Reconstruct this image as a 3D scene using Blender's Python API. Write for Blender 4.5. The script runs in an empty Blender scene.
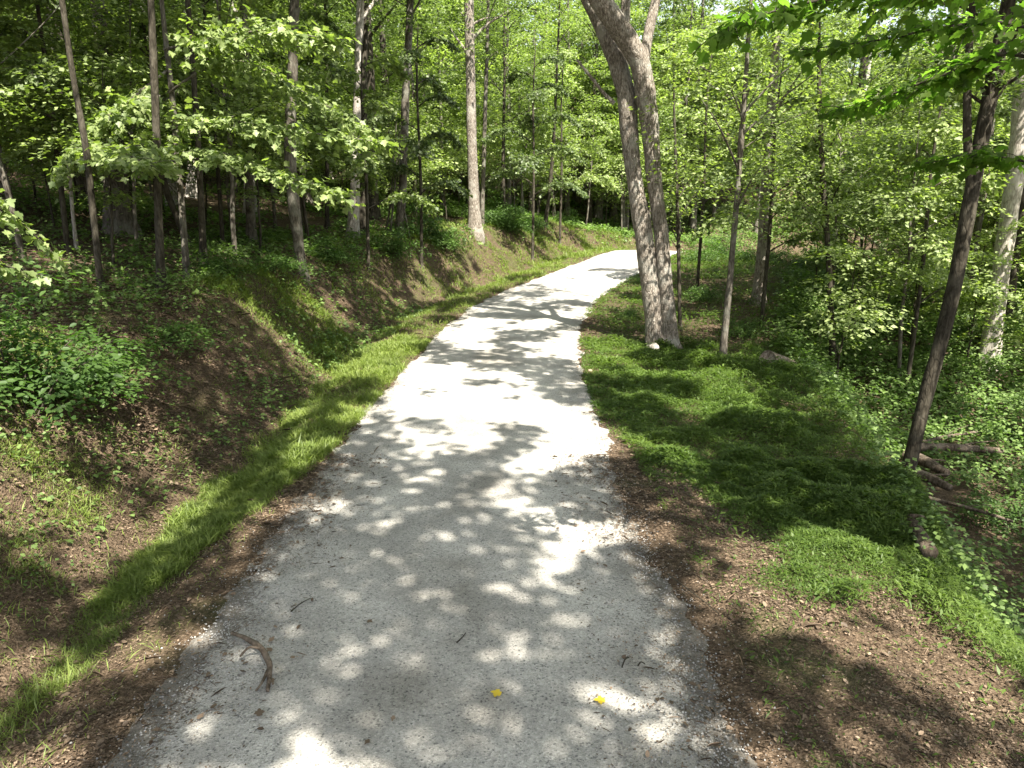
import bpy, math, random
import numpy as np
from mathutils import Vector, Matrix, noise as mnoise

R = math.radians
rng = np.random.default_rng(7)
random.seed(7)
scene = bpy.context.scene
COL = scene.collection
UP = np.array([0., 0., 1.])

# ------------------------------------------------------------------ camera
FPX = 710.0
PITCH = math.atan((384 - 225) / FPX)
CAM_Z = 3.0
cam = bpy.data.objects.new('camera', bpy.data.cameras.new('camera'))
COL.objects.link(cam)
cam.location = (0, 0, CAM_Z)
cam.rotation_euler = (math.pi / 2 - PITCH, 0, 0)
cam.data.sensor_width = 36
cam.data.lens = FPX / 1024 * 36
cam.data.clip_start = .05
cam.data.clip_end = 600
scene.camera = cam

# ------------------------------------------------------------------ light
SUN_EL, SUN_AZ = R(58), R(25)                      # azimuth: degrees to the right of straight behind
SUN = np.array([math.sin(SUN_AZ) * math.cos(SUN_EL), -math.cos(SUN_AZ) * math.cos(SUN_EL), math.sin(SUN_EL)])
w = bpy.data.worlds.new('World'); scene.world = w; w.use_nodes = True
nt = w.node_tree
bg = nt.nodes['Background']
sky = nt.nodes.new('ShaderNodeTexSky'); sky.sky_type = 'NISHITA'; sky.sun_disc = False
sky.sun_elevation = SUN_EL; sky.sun_rotation = math.atan2(SUN[0], SUN[1]); sky.dust_density = 2.0
hs = nt.nodes.new('ShaderNodeHueSaturation'); hs.inputs['Saturation'].default_value = .45; nt.links.new(sky.outputs[0], hs.inputs['Color']); nt.links.new(hs.outputs[0], bg.inputs[0]); bg.inputs[1].default_value = 0.10
sl = bpy.data.lights.new('sun', 'SUN'); sl.energy = 5.0; sl.angle = R(.53); sl.color = (1, .94, .83)
so = bpy.data.objects.new('sun', sl); COL.objects.link(so)
so.rotation_euler = Vector(SUN).to_track_quat('Z', 'Y').to_euler()
so.location = (10, -20, 40)
scene.view_settings.view_transform = 'Standard'; scene.view_settings.look = 'None'
scene.view_settings.gamma = 1; scene.view_settings.exposure = 1.98
scene.cycles.max_bounces = 7; scene.cycles.diffuse_bounces = 4; scene.cycles.transmission_bounces = 4
scene.cycles.glossy_bounces = 2
scene.cycles.use_denoising = True
scene.cycles.sample_clamp_indirect = 6

# ------------------------------------------------------------------ noise helpers (vectorised value noise)
def _hash(ix, iy, seed):
    h = (ix.astype(np.int64) * 374761393 + iy.astype(np.int64) * 668265263 + seed * 1442695041) & 0x7fffffff
    h = ((h ^ (h >> 13)) * 1274126177) & 0x7fffffff
    return ((h ^ (h >> 16)) & 0xffffff) / float(0xffffff)
def vnoise(x, y, seed=0):
    ix, iy = np.floor(x), np.floor(y); fx, fy = x - ix, y - iy
    fx, fy = fx * fx * (3 - 2 * fx), fy * fy * (3 - 2 * fy)
    a, b = _hash(ix, iy, seed), _hash(ix + 1, iy, seed)
    c, d = _hash(ix, iy + 1, seed), _hash(ix + 1, iy + 1, seed)
    return (a * (1 - fx) + b * fx) * (1 - fy) + (c * (1 - fx) + d * fx) * fy
def fbm(x, y, seed=0, o=4):
    s, a, t = 0, .5, 0
    for k in range(o):
        s = s + a * vnoise(x * 2 ** k, y * 2 ** k, seed + k); t += a; a *= .5
    return s / t
def sstep(a, b, x):
    t = np.clip((x - a) / (b - a), 0, 1); return t * t * (3 - 2 * t)

# ------------------------------------------------------------------ the lie of the land
CL = np.array([(-.6, -30), (-.5, -10), (-.5, 0), (-.5, 3.5), (-.45, 4.7), (-.52, 6.4), (-.53, 8.5), (-.49, 11.4), (-.33, 15.5), (.2, 20.9),
               (1.2, 25.3), (2.95, 29.6), (4.75, 33.4), (6.7, 37.2), (9.0, 40.6), (12.5, 44), (17.5, 48), (26, 53.5), (40, 62), (68, 80)], float)
def catmull(P, n):
    P = np.asarray(P, float); out = []
    for i in range(len(P) - 1):
        p0, p1, p2, p3 = P[max(i - 1, 0)], P[i], P[i + 1], P[min(i + 2, len(P) - 1)]
        for t in np.linspace(0, 1, n, endpoint=False):
            out.append(.5 * ((2 * p1) + (-p0 + p2) * t + (2 * p0 - 5 * p1 + 4 * p2 - p3) * t * t + (-p0 + 3 * p1 - 3 * p2 + p3) * t ** 3))
    out.append(P[-1]); return np.array(out)
CLD = catmull(CL, 14)
_tan = np.gradient(CLD, axis=0); _tan /= np.linalg.norm(_tan, axis=1)[:, None]
_nor = np.stack([_tan[:, 1], -_tan[:, 0]], 1)       # to the right
HW = 1.87
def zroad(y):
    t = np.clip(y - 10, 0, None); return np.where(t < 26, .0022 * t * t, .0022 * 676 + .08 * np.clip(t - 26, 0, 2) - .15 * np.clip(t - 28.5, 0, 14))
def lateral(x, y):
    x = np.atleast_1d(np.asarray(x, float)); y = np.atleast_1d(np.asarray(y, float))
    lat = np.empty(len(x)); yn = np.empty(len(x))
    for s in range(0, len(x), 40000):
        X, Y = x[s:s + 40000], y[s:s + 40000]
        d2 = (X[:, None] - CLD[None, :, 0]) ** 2 + (Y[:, None] - CLD[None, :, 1]) ** 2
        k = d2.argmin(1)
        dx, dy = X - CLD[k, 0], Y - CLD[k, 1]
        l = dx * _nor[k, 0] + dy * _nor[k, 1]
        a = dx * _tan[k, 0] + dy * _tan[k, 1]
        dist = np.sqrt(d2[np.arange(len(k)), k])
        lat[s:s + 40000] = np.where(np.abs(a) < .5, l, np.sign(l) * dist)
        yn[s:s + 40000] = CLD[k, 1] + a * _tan[k, 1]
    return lat, yn
def shoulder(y):
    return np.interp(y, [0, 4, 8, 15, 20, 26], [2.2, 2.2, 3.1, 4.6, 5.2, 6.0])
def H(x, y, detail=True):
    x = np.atleast_1d(np.asarray(x, float)); y = np.atleast_1d(np.asarray(y, float))
    lat, yn = lateral(x, y)
    z = zroad(yn)
    sL = -lat - HW; sR = lat - HW
    dd = np.interp(yn, [6, 18], [1.15, 1.9])
    bank = np.interp(yn, [0, 10, 20, 30, 40], [1.7, 1.7, 2.0, 1.9, 1.4])
    wob = (fbm(x * .35, y * .35, 11) - .5)
    e = sL - dd
    left = np.where(e < 0, -.22 * sstep(-.9, 0, e), -.22 + (bank + .22) * sstep(-.15, 2.4, e + wob * .5))
    left = left + np.clip(e - 2.6, 0, 60) * .16 + np.clip(e - 2, 0, 6) / 6 * wob * .5
    sh = shoulder(yn)
    r = sR - sh
    deep = np.interp(yn, [5, 12, 24, 34], [2.2, 2.1, 1.1, .3])
    right = -.1 * sstep(0, 1.5, sR) - .12 * sstep(1.2, 3, sR) * (sR < 90) - deep * sstep(-.2, 2.1, r + wob * .9) - .25 * sstep(3, 9, r)
    right = right + np.clip(r - 18, 0, 80) * .17 + np.clip(r, 0, 5) / 5 * wob * .6
    z = z + np.where(lat < 0, left * (sL > 0), right * (sR > 0))
    z = z + np.clip(np.hypot(x, y - 10) - 48, 0, 90) * .22
    if detail:
        off = sstep(-.1, .5, np.maximum(sL, sR))
        z = z + off * ((fbm(x * 1.3, y * 1.3, 3) - .5) * .14 + (fbm(x * 5, y * 5, 5, 3) - .5) * .07)
        z = z + (sstep(1.2, 1.8, sL) - sstep(4.5, 6, sL)) * ((fbm(x * 1.7, y * 1.7, 13, 4) - .5) * .34 + (fbm(x * 6, y * 6, 15, 2) - .5) * .06)
        z = z + (1 - off) * -.012
    return z
def h1(x, y): return float(H(x, y)[0])
def ray(u, v):
    c, s = math.cos(PITCH), math.sin(PITCH); yu = (384 - v) / FPX
    return np.array([(u - 512) / FPX, c + yu * s, -s + yu * c])
def at(u, v):
    """where the view through a picture point meets the ground"""
    d = ray(u, v); t = np.arange(2, 110, .05)
    P = d[None, :] * t[:, None]
    hit = np.nonzero(CAM_Z + P[:, 2] < H(P[:, 0], P[:, 1]))[0]
    k = hit[0] if len(hit) else len(t) - 1
    return np.array([P[k, 0], P[k, 1], CAM_Z + P[k, 2]])
def atdepth(u, v, ydist):
    d = ray(u, v); t = ydist / d[1]
    return np.array([d[0] * t, ydist, CAM_Z + d[2] * t])

# ------------------------------------------------------------------ materials
def new_mat(name):
    m = bpy.data.materials.new(name); m.use_nodes = True; n = m.node_tree.nodes; n.clear()
    return m, m.node_tree, n, m.node_tree.links
def ramp(n, pts):
    r = n.new('ShaderNodeValToRGB'); e = r.color_ramp.elements
    while len(e) < len(pts): e.new(.5)
    for k, (p, c) in enumerate(pts): e[k].position = p; e[k].color = (*c, 1)
    return r
def leaf_mat(name, dark, light, trans=.45, gloss=.10, tmul=(1.5, 1.9, .75)):
    m, t, n, L = new_mat(name)
    out = n.new('ShaderNodeOutputMaterial')
    at_ = n.new('ShaderNodeAttribute'); at_.attribute_name = 'tint'
    oi = n.new('ShaderNodeObjectInfo')
    mx = n.new('ShaderNodeMath'); mx.operation = 'MULTIPLY_ADD'; mx.inputs[1].default_value = .35; mx.use_clamp = True
    L.new(oi.outputs['Random'], mx.inputs[0])
    m2 = n.new('ShaderNodeMath'); m2.operation = 'MULTIPLY'; m2.inputs[1].default_value = .7
    L.new(at_.outputs['Fac'], m2.inputs[0]); L.new(m2.outputs[0], mx.inputs[2])
    mid = tuple((a + b) / 2 for a, b in zip(dark, light))
    r = ramp(n, [(0, dark), (.55, mid), (1, light)]); L.new(mx.outputs[0], r.inputs[0])
    bs = n.new('ShaderNodeBsdfPrincipled'); bs.inputs['Roughness'].default_value = .5
    bs.inputs['Specular IOR Level'].default_value = gloss * 5
    L.new(r.outputs[0], bs.inputs['Base Color'])
    tr = n.new('ShaderNodeBsdfTranslucent')
    mm = n.new('ShaderNodeMix'); mm.data_type = 'RGBA'; mm.blend_type = 'MULTIPLY'; mm.inputs[0].default_value = 1
    L.new(r.outputs[0], mm.inputs[6]); mm.inputs[7].default_value = (*tmul, 1)
    L.new(mm.outputs[2], tr.inputs[0])
    ms = n.new('ShaderNodeMixShader'); ms.inputs[0].default_value = trans
    L.new(bs.outputs[0], ms.inputs[1]); L.new(tr.outputs[0], ms.inputs[2]); L.new(ms.outputs[0], out.inputs[0])
    return m
def bark_mat(name, a, b, c, scale=1.0, bump=.5, lichen=None):
    m, t, n, L = new_mat(name)
    out = n.new('ShaderNodeOutputMaterial'); bs = n.new('ShaderNodeBsdfPrincipled')
    bs.inputs['Roughness'].default_value = .9; bs.inputs['Specular IOR Level'].default_value = .15
    tc = n.new('ShaderNodeTexCoord'); mp = n.new('ShaderNodeMapping'); mp.inputs['Scale'].default_value = (11 * scale, 11 * scale, 3.4 * scale)
    L.new(tc.outputs['Object'], mp.inputs[0])
    no = n.new('ShaderNodeTexNoise'); no.inputs['Scale'].default_value = 1.6; no.inputs['Detail'].default_value = 7; no.inputs['Roughness'].default_value = .65
    L.new(mp.outputs[0], no.inputs[0])
    vo = n.new('ShaderNodeTexVoronoi'); vo.feature = 'DISTANCE_TO_EDGE'; vo.inputs['Scale'].default_value = 1.3
    L.new(mp.outputs[0], vo.inputs[0])
    r = ramp(n, [(.32, a), (.5, b), (.68, c)]); L.new(no.outputs[0], r.inputs[0])
    cr = ramp(n, [(0, (.45, .45, .45)), (.14, (1, 1, 1))]); L.new(vo.outputs[0], cr.inputs[0])
    mm = n.new('ShaderNodeMix'); mm.data_type = 'RGBA'; mm.blend_type = 'MULTIPLY'; mm.inputs[0].default_value = .75
    L.new(r.outputs[0], mm.inputs[6]); L.new(cr.outputs[0], mm.inputs[7])
    col = mm.outputs[2]
    n2 = n.new('ShaderNodeTexNoise'); n2.inputs['Scale'].default_value = 3.0; n2.inputs['Detail'].default_value = 4; L.new(tc.outputs['Object'], n2.inputs[0])
    r2 = ramp(n, [(.5, (0, 0, 0)), (.66, (1, 1, 1))]); L.new(n2.outputs[0], r2.inputs[0])
    m3 = n.new('ShaderNodeMix'); m3.data_type = 'RGBA'; L.new(col, m3.inputs[6]); m3.inputs[7].default_value = (*(lichen or c), 1)
    mf = n.new('ShaderNodeMath'); mf.operation = 'MULTIPLY'; mf.inputs[1].default_value = .6; L.new(r2.outputs[0], mf.inputs[0]); L.new(mf.outputs[0], m3.inputs[0])
    L.new(m3.outputs[2], bs.inputs['Base Color'])
    ad = n.new('ShaderNodeMath'); ad.operation = 'MULTIPLY'; L.new(no.outputs[0], ad.inputs[0]); L.new(cr.outputs[0], ad.inputs[1])
    bu = n.new('ShaderNodeBump'); bu.inputs['Strength'].default_value = bump; bu.inputs['Distance'].default_value = .03
    L.new(ad.outputs[0], bu.inputs['Height']); L.new(bu.outputs[0], bs.inputs['Normal'])
    L.new(bs.outputs[0], out.inputs[0]); return m

M = {}
M['leaf'] = leaf_mat('canopy_leaf', (.020, .040, .010), (.215, .275, .110), .38, .09, (1.4, 1.65, .6))
M['leaf_bright'] = leaf_mat('maple_leaf', (.048, .084, .020), (.37, .44, .18), .40, .09, (1.35, 1.6, .5))
M['leaf_shrub'] = leaf_mat('shrub_leaf', (.032, .070, .018), (.11, .175, .045), .4, .05)
M['grass'] = leaf_mat('grass_blade', (.045, .085, .015), (.24, .295, .070), .4, .06, (1.4, 1.6, .6))
M['grass_dark'] = leaf_mat('stiltgrass_blade', (.028, .066, .013), (.145, .205, .042), .4, .06, (1.4, 1.6, .6))
M['cover'] = leaf_mat('herb_leaf', (.032, .066, .017), (.19, .27, .085), .36, .05)
M['litter'] = leaf_mat('dead_leaf', (.032, .023, .015), (.34, .25, .175), .12, .05, (1.3, 1.0, .6))
M['yellow'] = leaf_mat('yellow_leaf', (.55, .38, .03), (.65, .5, .05), .2, .05, (1, 1, 1))
M['bark_dark'] = bark_mat('dark_brown_bark', (.020, .017, .012), (.050, .043, .031), (.092, .082, .062))
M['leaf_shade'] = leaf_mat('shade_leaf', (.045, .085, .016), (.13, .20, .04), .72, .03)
M['bark_grey'] = bark_mat('grey_bark', (.050, .043, .033), (.115, .10, .08), (.20, .18, .15), lichen=(.22, .22, .18))
M['bark_pale'] = bark_mat('pale_bark', (.22, .19, .16), (.38, .345, .30), (.52, .48, .43), bump=.3)
M['bark_ridged'] = bark_mat('ridged_grey_brown_bark', (.070, .057, .045), (.215, .184, .150), (.42, .38, .33), 1.5, 1.0, (.36, .345, .30))
M['deadwood'] = bark_mat('weathered_wood', (.10, .075, .055), (.24, .19, .145), (.40, .34, .28))
M['rotten_wood'] = bark_mat('dark_rotten_wood', (.035, .026, .018), (.095, .072, .052), (.19, .155, .12))
M['rotten_dark'] = bark_mat('blackened_rotten_wood', (.022, .017, .012), (.058, .046, .034), (.12, .10, .078))
M['stone'] = bark_mat('limestone_chip', (.16, .155, .145), (.34, .33, .31), (.5, .485, .46), bump=.1)
M['moss_wood'] = bark_mat('mossy_wood', (.03, .04, .015), (.06, .085, .025), (.11, .12, .06), lichen=(.04, .075, .015))

def ground_mat():
    m, t, n, L = new_mat('forest_soil')
    out = n.new('ShaderNodeOutputMaterial'); bs = n.new('ShaderNodeBsdfPrincipled'); bs.inputs['Roughness'].default_value = .95
    bs.inputs['Specular IOR Level'].default_value = .1
    tc = n.new('ShaderNodeTexCoord')
    n1 = n.new('ShaderNodeTexNoise'); n1.inputs['Scale'].default_value = 26; n1.inputs['Detail'].default_value = 8; n1.inputs['Roughness'].default_value = .7
    n2 = n.new('ShaderNodeTexNoise'); n2.inputs['Scale'].default_value = .7; n2.inputs['Detail'].default_value = 5
    vo = n.new('ShaderNodeTexVoronoi'); vo.inputs['Scale'].default_value = 60
    for q in (n1, n2, vo): L.new(tc.outputs['Object'], q.inputs[0])
    r1 = ramp(n, [(.3, (.038, .029, .020)), (.5, (.090, .068, .048)), (.7, (.19, .152, .115))]); L.new(n1.outputs[0], r1.inputs[0])
    sep = n.new('ShaderNodeSeparateColor'); L.new(vo.outputs['Color'], sep.inputs[0])
    r3 = ramp(n, [(0, (.55, .5, .45)), (1, (1.25, 1.15, 1.05))]); L.new(sep.outputs[0], r3.inputs[0])
    mm = n.new('ShaderNodeMix'); mm.data_type = 'RGBA'; mm.blend_type = 'MULTIPLY'; mm.inputs[0].default_value = .8
    L.new(r1.outputs[0], mm.inputs[6]); L.new(r3.outputs[0], mm.inputs[7])
    r2 = ramp(n, [(.56, (0, 0, 0)), (.70, (.5, .5, .5))]); L.new(n2.outputs[0], r2.inputs[0])
    m2 = n.new('ShaderNodeMix'); m2.data_type = 'RGBA'; L.new(mm.outputs[2], m2.inputs[6]); m2.inputs[7].default_value = (.055, .075, .022, 1)
    L.new(r2.outputs[0], m2.inputs[0]); L.new(m2.outputs[2], bs.inputs['Base Color'])
    bu = n.new('ShaderNodeBump'); bu.inputs['Strength'].default_value = .8; bu.inputs['Distance'].default_value = .02
    ad = n.new('ShaderNodeMath'); L.new(n1.outputs[0], ad.inputs[0]); L.new(vo.outputs['Distance'], ad.inputs[1]); L.new(ad.outputs[0], bu.inputs['Height'])
    L.new(bu.outputs[0], bs.inputs['Normal']); L.new(bs.outputs[0], out.inputs[0]); return m
def gravel_mat():
    m, t, n, L = new_mat('crushed_limestone')
    out = n.new('ShaderNodeOutputMaterial'); bs = n.new('ShaderNodeBsdfPrincipled'); bs.inputs['Roughness'].default_value = .92
    bs.inputs['Specular IOR Level'].default_value = .2
    tc = n.new('ShaderNodeTexCoord')
    vo = n.new('ShaderNodeTexVoronoi'); vo.inputs['Scale'].default_value = 82; vo.inputs['Randomness'].default_value = 1
    v2 = n.new('ShaderNodeTexVoronoi'); v2.inputs['Scale'].default_value = 170
    n1 = n.new('ShaderNodeTexNoise'); n1.inputs['Scale'].default_value = 1.1; n1.inputs['Detail'].default_value = 5
    n2 = n.new('ShaderNodeTexNoise'); n2.inputs['Scale'].default_value = 30; n2.inputs['Detail'].default_value = 6; n2.inputs['Roughness'].default_value = .75
    for q in (vo, v2, n1, n2): L.new(tc.outputs['Object'], q.inputs[0])
    sep = n.new('ShaderNodeSeparateColor'); L.new(vo.outputs['Color'], sep.inputs[0])
    r = ramp(n, [(0, (.15, .147, .14)), (.05, (.22, .215, .205)), (.12, (.335, .323, .30)), (.9, (.415, .40, .372)), (1, (.49, .475, .44))]); L.new(sep.outputs[0], r.inputs[0])
    s2 = n.new('ShaderNodeSeparateColor'); L.new(v2.outputs['Color'], s2.inputs[0])
    r4 = ramp(n, [(0, (.6, .6, .6)), (.1, (.85, .85, .85)), (.25, (1, 1, 1)), (1, (1.08, 1.08, 1.07))]); L.new(s2.outputs[0], r4.inputs[0])
    mm = n.new('ShaderNodeMix'); mm.data_type = 'RGBA'; mm.blend_type = 'MULTIPLY'; mm.inputs[0].default_value = .9
    L.new(r.outputs[0], mm.inputs[6]); L.new(r4.outputs[0], mm.inputs[7])
    r2 = ramp(n, [(.35, (.78, .775, .76)), (.65, (1.08, 1.075, 1.06))]); L.new(n1.outputs[0], r2.inputs[0])
    m2 = n.new('ShaderNodeMix'); m2.data_type = 'RGBA'; m2.blend_type = 'MULTIPLY'; m2.inputs[0].default_value = 1
    L.new(mm.outputs[2], m2.inputs[6]); L.new(r2.outputs[0], m2.inputs[7])
    r5 = ramp(n, [(.3, (.7, .7, .7)), (.5, (1, 1, 1)), (.75, (1.15, 1.15, 1.15))]); L.new(n2.outputs[0], r5.inputs[0])
    m3 = n.new('ShaderNodeMix'); m3.data_type = 'RGBA'; m3.blend_type = 'MULTIPLY'; m3.inputs[0].default_value = 1
    L.new(m2.outputs[2], m3.inputs[6]); L.new(r5.outputs[0], m3.inputs[7])
    at_ = n.new('ShaderNodeAttribute'); at_.attribute_name = 'edge'
    n3 = n.new('ShaderNodeTexNoise'); n3.inputs['Scale'].default_value = 7; n3.inputs['Detail'].default_value = 9; n3.inputs['Roughness'].default_value = .8; L.new(tc.outputs['Object'], n3.inputs[0])
    n4 = n.new('ShaderNodeTexNoise'); n4.inputs['Scale'].default_value = 55; n4.inputs['Detail'].default_value = 3; L.new(tc.outputs['Object'], n4.inputs[0])
    mn = n.new('ShaderNodeMath'); mn.operation = 'MULTIPLY_ADD'; mn.inputs[1].default_value = .55; L.new(n4.outputs[0], mn.inputs[0])
    mo = n.new('ShaderNodeMath'); mo.operation = 'MULTIPLY'; mo.inputs[1].default_value = .75; L.new(n3.outputs[0], mo.inputs[0]); L.new(mo.outputs[0], mn.inputs[2])
    ma = n.new('ShaderNodeMath'); ma.operation = 'MULTIPLY_ADD'; ma.inputs[1].default_value = .55; L.new(at_.outputs['Fac'], ma.inputs[0]); L.new(mn.outputs[0], ma.inputs[2])
    mb = n.new('ShaderNodeMath'); mb.operation = 'SUBTRACT'; mb.inputs[1].default_value = .45; L.new(ma.outputs[0], mb.inputs[0])
    r6 = ramp(n, [(0, (0, 0, 0)), (.50, (0, 0, 0)), (.56, (.62, .62, .62)), (1, (.85, .85, .85))]); L.new(mb.outputs[0], r6.inputs[0])
    m4 = n.new('ShaderNodeMix'); m4.data_type = 'RGBA'; L.new(r6.outputs[0], m4.inputs[0]); tk = n.new('ShaderNodeAttribute'); tk.attribute_name = 'track'
    n5 = n.new('ShaderNodeTexNoise'); n5.inputs['Scale'].default_value = .55; n5.inputs['Detail'].default_value = 7; n5.inputs['Roughness'].default_value = .65; L.new(tc.outputs['Object'], n5.inputs[0])
    tm = n.new('ShaderNodeMath'); tm.operation = 'MULTIPLY_ADD'; tm.inputs[1].default_value = .22; L.new(tk.outputs['Fac'], tm.inputs[0]); L.new(n5.outputs[0], tm.inputs[2])
    r7 = ramp(n, [(.36, (.80, .785, .755)), (.55, (1, 1, 1)), (.75, (1.1, 1.1, 1.09))]); L.new(tm.outputs[0], r7.inputs[0])
    m5 = n.new('ShaderNodeMix'); m5.data_type = 'RGBA'; m5.blend_type = 'MULTIPLY'; m5.inputs[0].default_value = 1; L.new(m3.outputs[2], m5.inputs[6]); L.new(r7.outputs[0], m5.inputs[7])
    L.new(m5.outputs[2], m4.inputs[6]); m4.inputs[7].default_value = (.082, .069, .054, 1)
    L.new(m4.outputs[2], bs.inputs['Base Color'])
    ad = n.new('ShaderNodeMath'); L.new(vo.outputs['Distance'], ad.inputs[0]); L.new(n2.outputs[0], ad.inputs[1])
    bu = n.new('ShaderNodeBump'); bu.inputs['Strength'].default_value = .6; bu.inputs['Distance'].default_value = .012
    L.new(ad.outputs[0], bu.inputs['Height']); L.new(bu.outputs[0], bs.inputs['Normal']); L.new(bs.outputs[0], out.inputs[0]); return m
M['ground'] = ground_mat(); M['gravel'] = gravel_mat()

# ------------------------------------------------------------------ mesh helpers
def mesh_np(name, V, F, mat, tint=None, smooth=False):
    """V (n,3); F: list of (k,m) index arrays with m corners each"""
    me = bpy.data.meshes.new(name)
    if not isinstance(F, list): F = [F]
    F = [np.asarray(f, np.int32) for f in F if len(f)]
    me.vertices.add(len(V)); me.vertices.foreach_set('co', np.asarray(V, np.float32).ravel())
    idx = np.concatenate([f.ravel() for f in F]); me.loops.add(len(idx)); me.loops.foreach_set('vertex_index', idx)
    tot = np.concatenate([np.full(len(f), f.shape[1], np.int32) for f in F]); st = np.concatenate([[0], np.cumsum(tot)[:-1]]).astype(np.int32)
    me.polygons.add(len(tot)); me.polygons.foreach_set('loop_start', st); me.polygons.foreach_set('loop_total', tot)
    if smooth: me.polygons.foreach_set('use_smooth', np.ones(len(tot), bool))
    me.materials.append(mat)
    if tint is not None:
        a = me.attributes.new('tint', 'FLOAT', 'POINT'); a.data.foreach_set('value', np.asarray(tint, np.float32))
    me.update(calc_edges=True); return me
def link(name, me, parent=None, loc=None):
    o = bpy.data.objects.new(name, me); COL.objects.link(o)
    if parent is not None: o.parent = parent
    if loc is not None: o.location = loc
    return o
def tag(o, label=None, cat=None, group=None, kind=None):
    if label: o['label'] = label
    if cat: o['category'] = cat
    if group: o['group'] = group
    if kind: o['kind'] = kind
    return o
def thing(name, label, cat, loc, group=None, rz=0):
    o = bpy.data.objects.new(name, None); COL.objects.link(o); o.empty_display_size = .2
    o.location = loc; o.rotation_euler = (0, 0, rz); return tag(o, label, cat, group)
def copy_tree(o, loc, rz=0, s=(1, 1, 1), label=None, group=None):
    c = o.copy(); COL.objects.link(c); c.location = loc; c.rotation_euler = (0, 0, rz); c.scale = s
    if label: c['label'] = label
    if group: c['group'] = group
    for ch in o.children:
        d = ch.copy(); COL.objects.link(d); d.parent = c
    return c

def norm(a): return a / np.maximum(np.linalg.norm(a, axis=-1, keepdims=True), 1e-9)
SHAPES = {   # outline in (along, across, lift)
    'diamond': (np.array([(0, 0, 0), (.45, .30, .05), (1, 0, -.06), (.45, -.30, .05)]), [[0, 1, 2, 3]]),
    'oval': (np.array([(0, 0, 0), (.28, .27, .05), (.68, .24, .03), (1, 0, -.10), (.68, -.24, .03), (.28, -.27, .05)]), [[0, 1, 2, 3], [0, 3, 4, 5]]),
    'maple': (np.array([(0, 0, 0), (.05, .30, .03), (.22, .26, .03), (.36, .55, .0), (.50, .40, .03), (.62, .36, .03), (.60, .20, .03), (.78, .17, .01), (1, 0, -.08),
                        (.78, -.17, .01), (.60, -.20, .03), (.62, -.36, .03), (.50, -.40, .03), (.36, -.55, .0), (.22, -.26, .03), (.05, -.30, .03)]),
              [[0, 1, 2, 3, 4, 5, 6, 7, 8], [0, 8, 9, 10, 11, 12, 13, 14, 15]]),
    'blade': (np.array([(0, 0, 0), (.40, .5, .10), (1, 0, -.12), (.40, -.5, .10)]), [[0, 1, 2, 3]]),
}
def leaves(C, A, N, size, shape='diamond', width=1.0):
    """leaf polygons at C, pointing along A, facing N"""
    S, faces = SHAPES[shape]
    A = norm(A); B = norm(np.cross(N, A)); Nn = np.cross(A, B)
    size = np.broadcast_to(np.asarray(size, float), (len(C),)); width = np.broadcast_to(np.asarray(width, float), (len(C),))
    V = (C[:, None, :] + size[:, None, None] * (S[None, :, 0:1] * A[:, None, :] + S[None, :, 1:2] * width[:, None, None] * B[:, None, :] + S[None, :, 2:3] * Nn[:, None, :]))
    k = len(S); base = (np.arange(len(C)) * k)[:, None]
    F = np.concatenate([base + np.array(f)[None, :] for f in faces])
    return V.reshape(-1, 3), F, k
def leaf_mesh(name, C, A, N, size, mat, shape='diamond', tint=None, width=1.0):
    V, F, k = leaves(C, A, N, size, shape, width)
    if tint is None: tint = rng.random(len(C))
    return mesh_np(name, V, F, mat, np.repeat(tint, k))
def tube(P, rad, sides=8, rough=0.0, flare=0.0, seed=0):
    P = np.asarray(P, float); rad = np.asarray(rad, float); n = len(P)
    T = norm(np.gradient(P, axis=0)); ref = np.array([.31, .95, .02]) if abs(T[0, 2]) > .6 else UP
    B = norm(np.cross(T, ref)); C = np.cross(B, T)
    a = np.linspace(0, 2 * math.pi, sides, endpoint=False)
    rr = np.repeat(rad[:, None], sides, 1)
    if rough: rr = rr * (1 + rough * (vnoise(np.cos(a)[None, :] * 1.7 + seed * 7.1 + np.arange(n)[:, None] * .22, np.sin(a)[None, :] * 1.7 + np.arange(n)[:, None] * .35, seed) - .5) * 2)
    if flare:
        hgt = np.clip(P[:, 2] - max(P[0, 2], -.1), 0, None); fl = np.exp(-hgt / (flare * 2.2))
        rr = rr * (1 + fl[:, None] * (.55 + .5 * np.cos(a * 5 + seed)[None, :] * .6))
    V = P[:, None, :] + rr[:, :, None] * (np.cos(a)[None, :, None] * B[:, None, :] + np.sin(a)[None, :, None] * C[:, None, :])
    i = np.arange(n - 1)[:, None] * sides; j = np.arange(sides)[None, :]; j2 = (j + 1) % sides
    F = np.stack([i + j, i + j2, i + sides + j2, i + sides + j], -1).reshape(-1, 4)
    return V.reshape(-1, 3), F, n * sides
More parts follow.
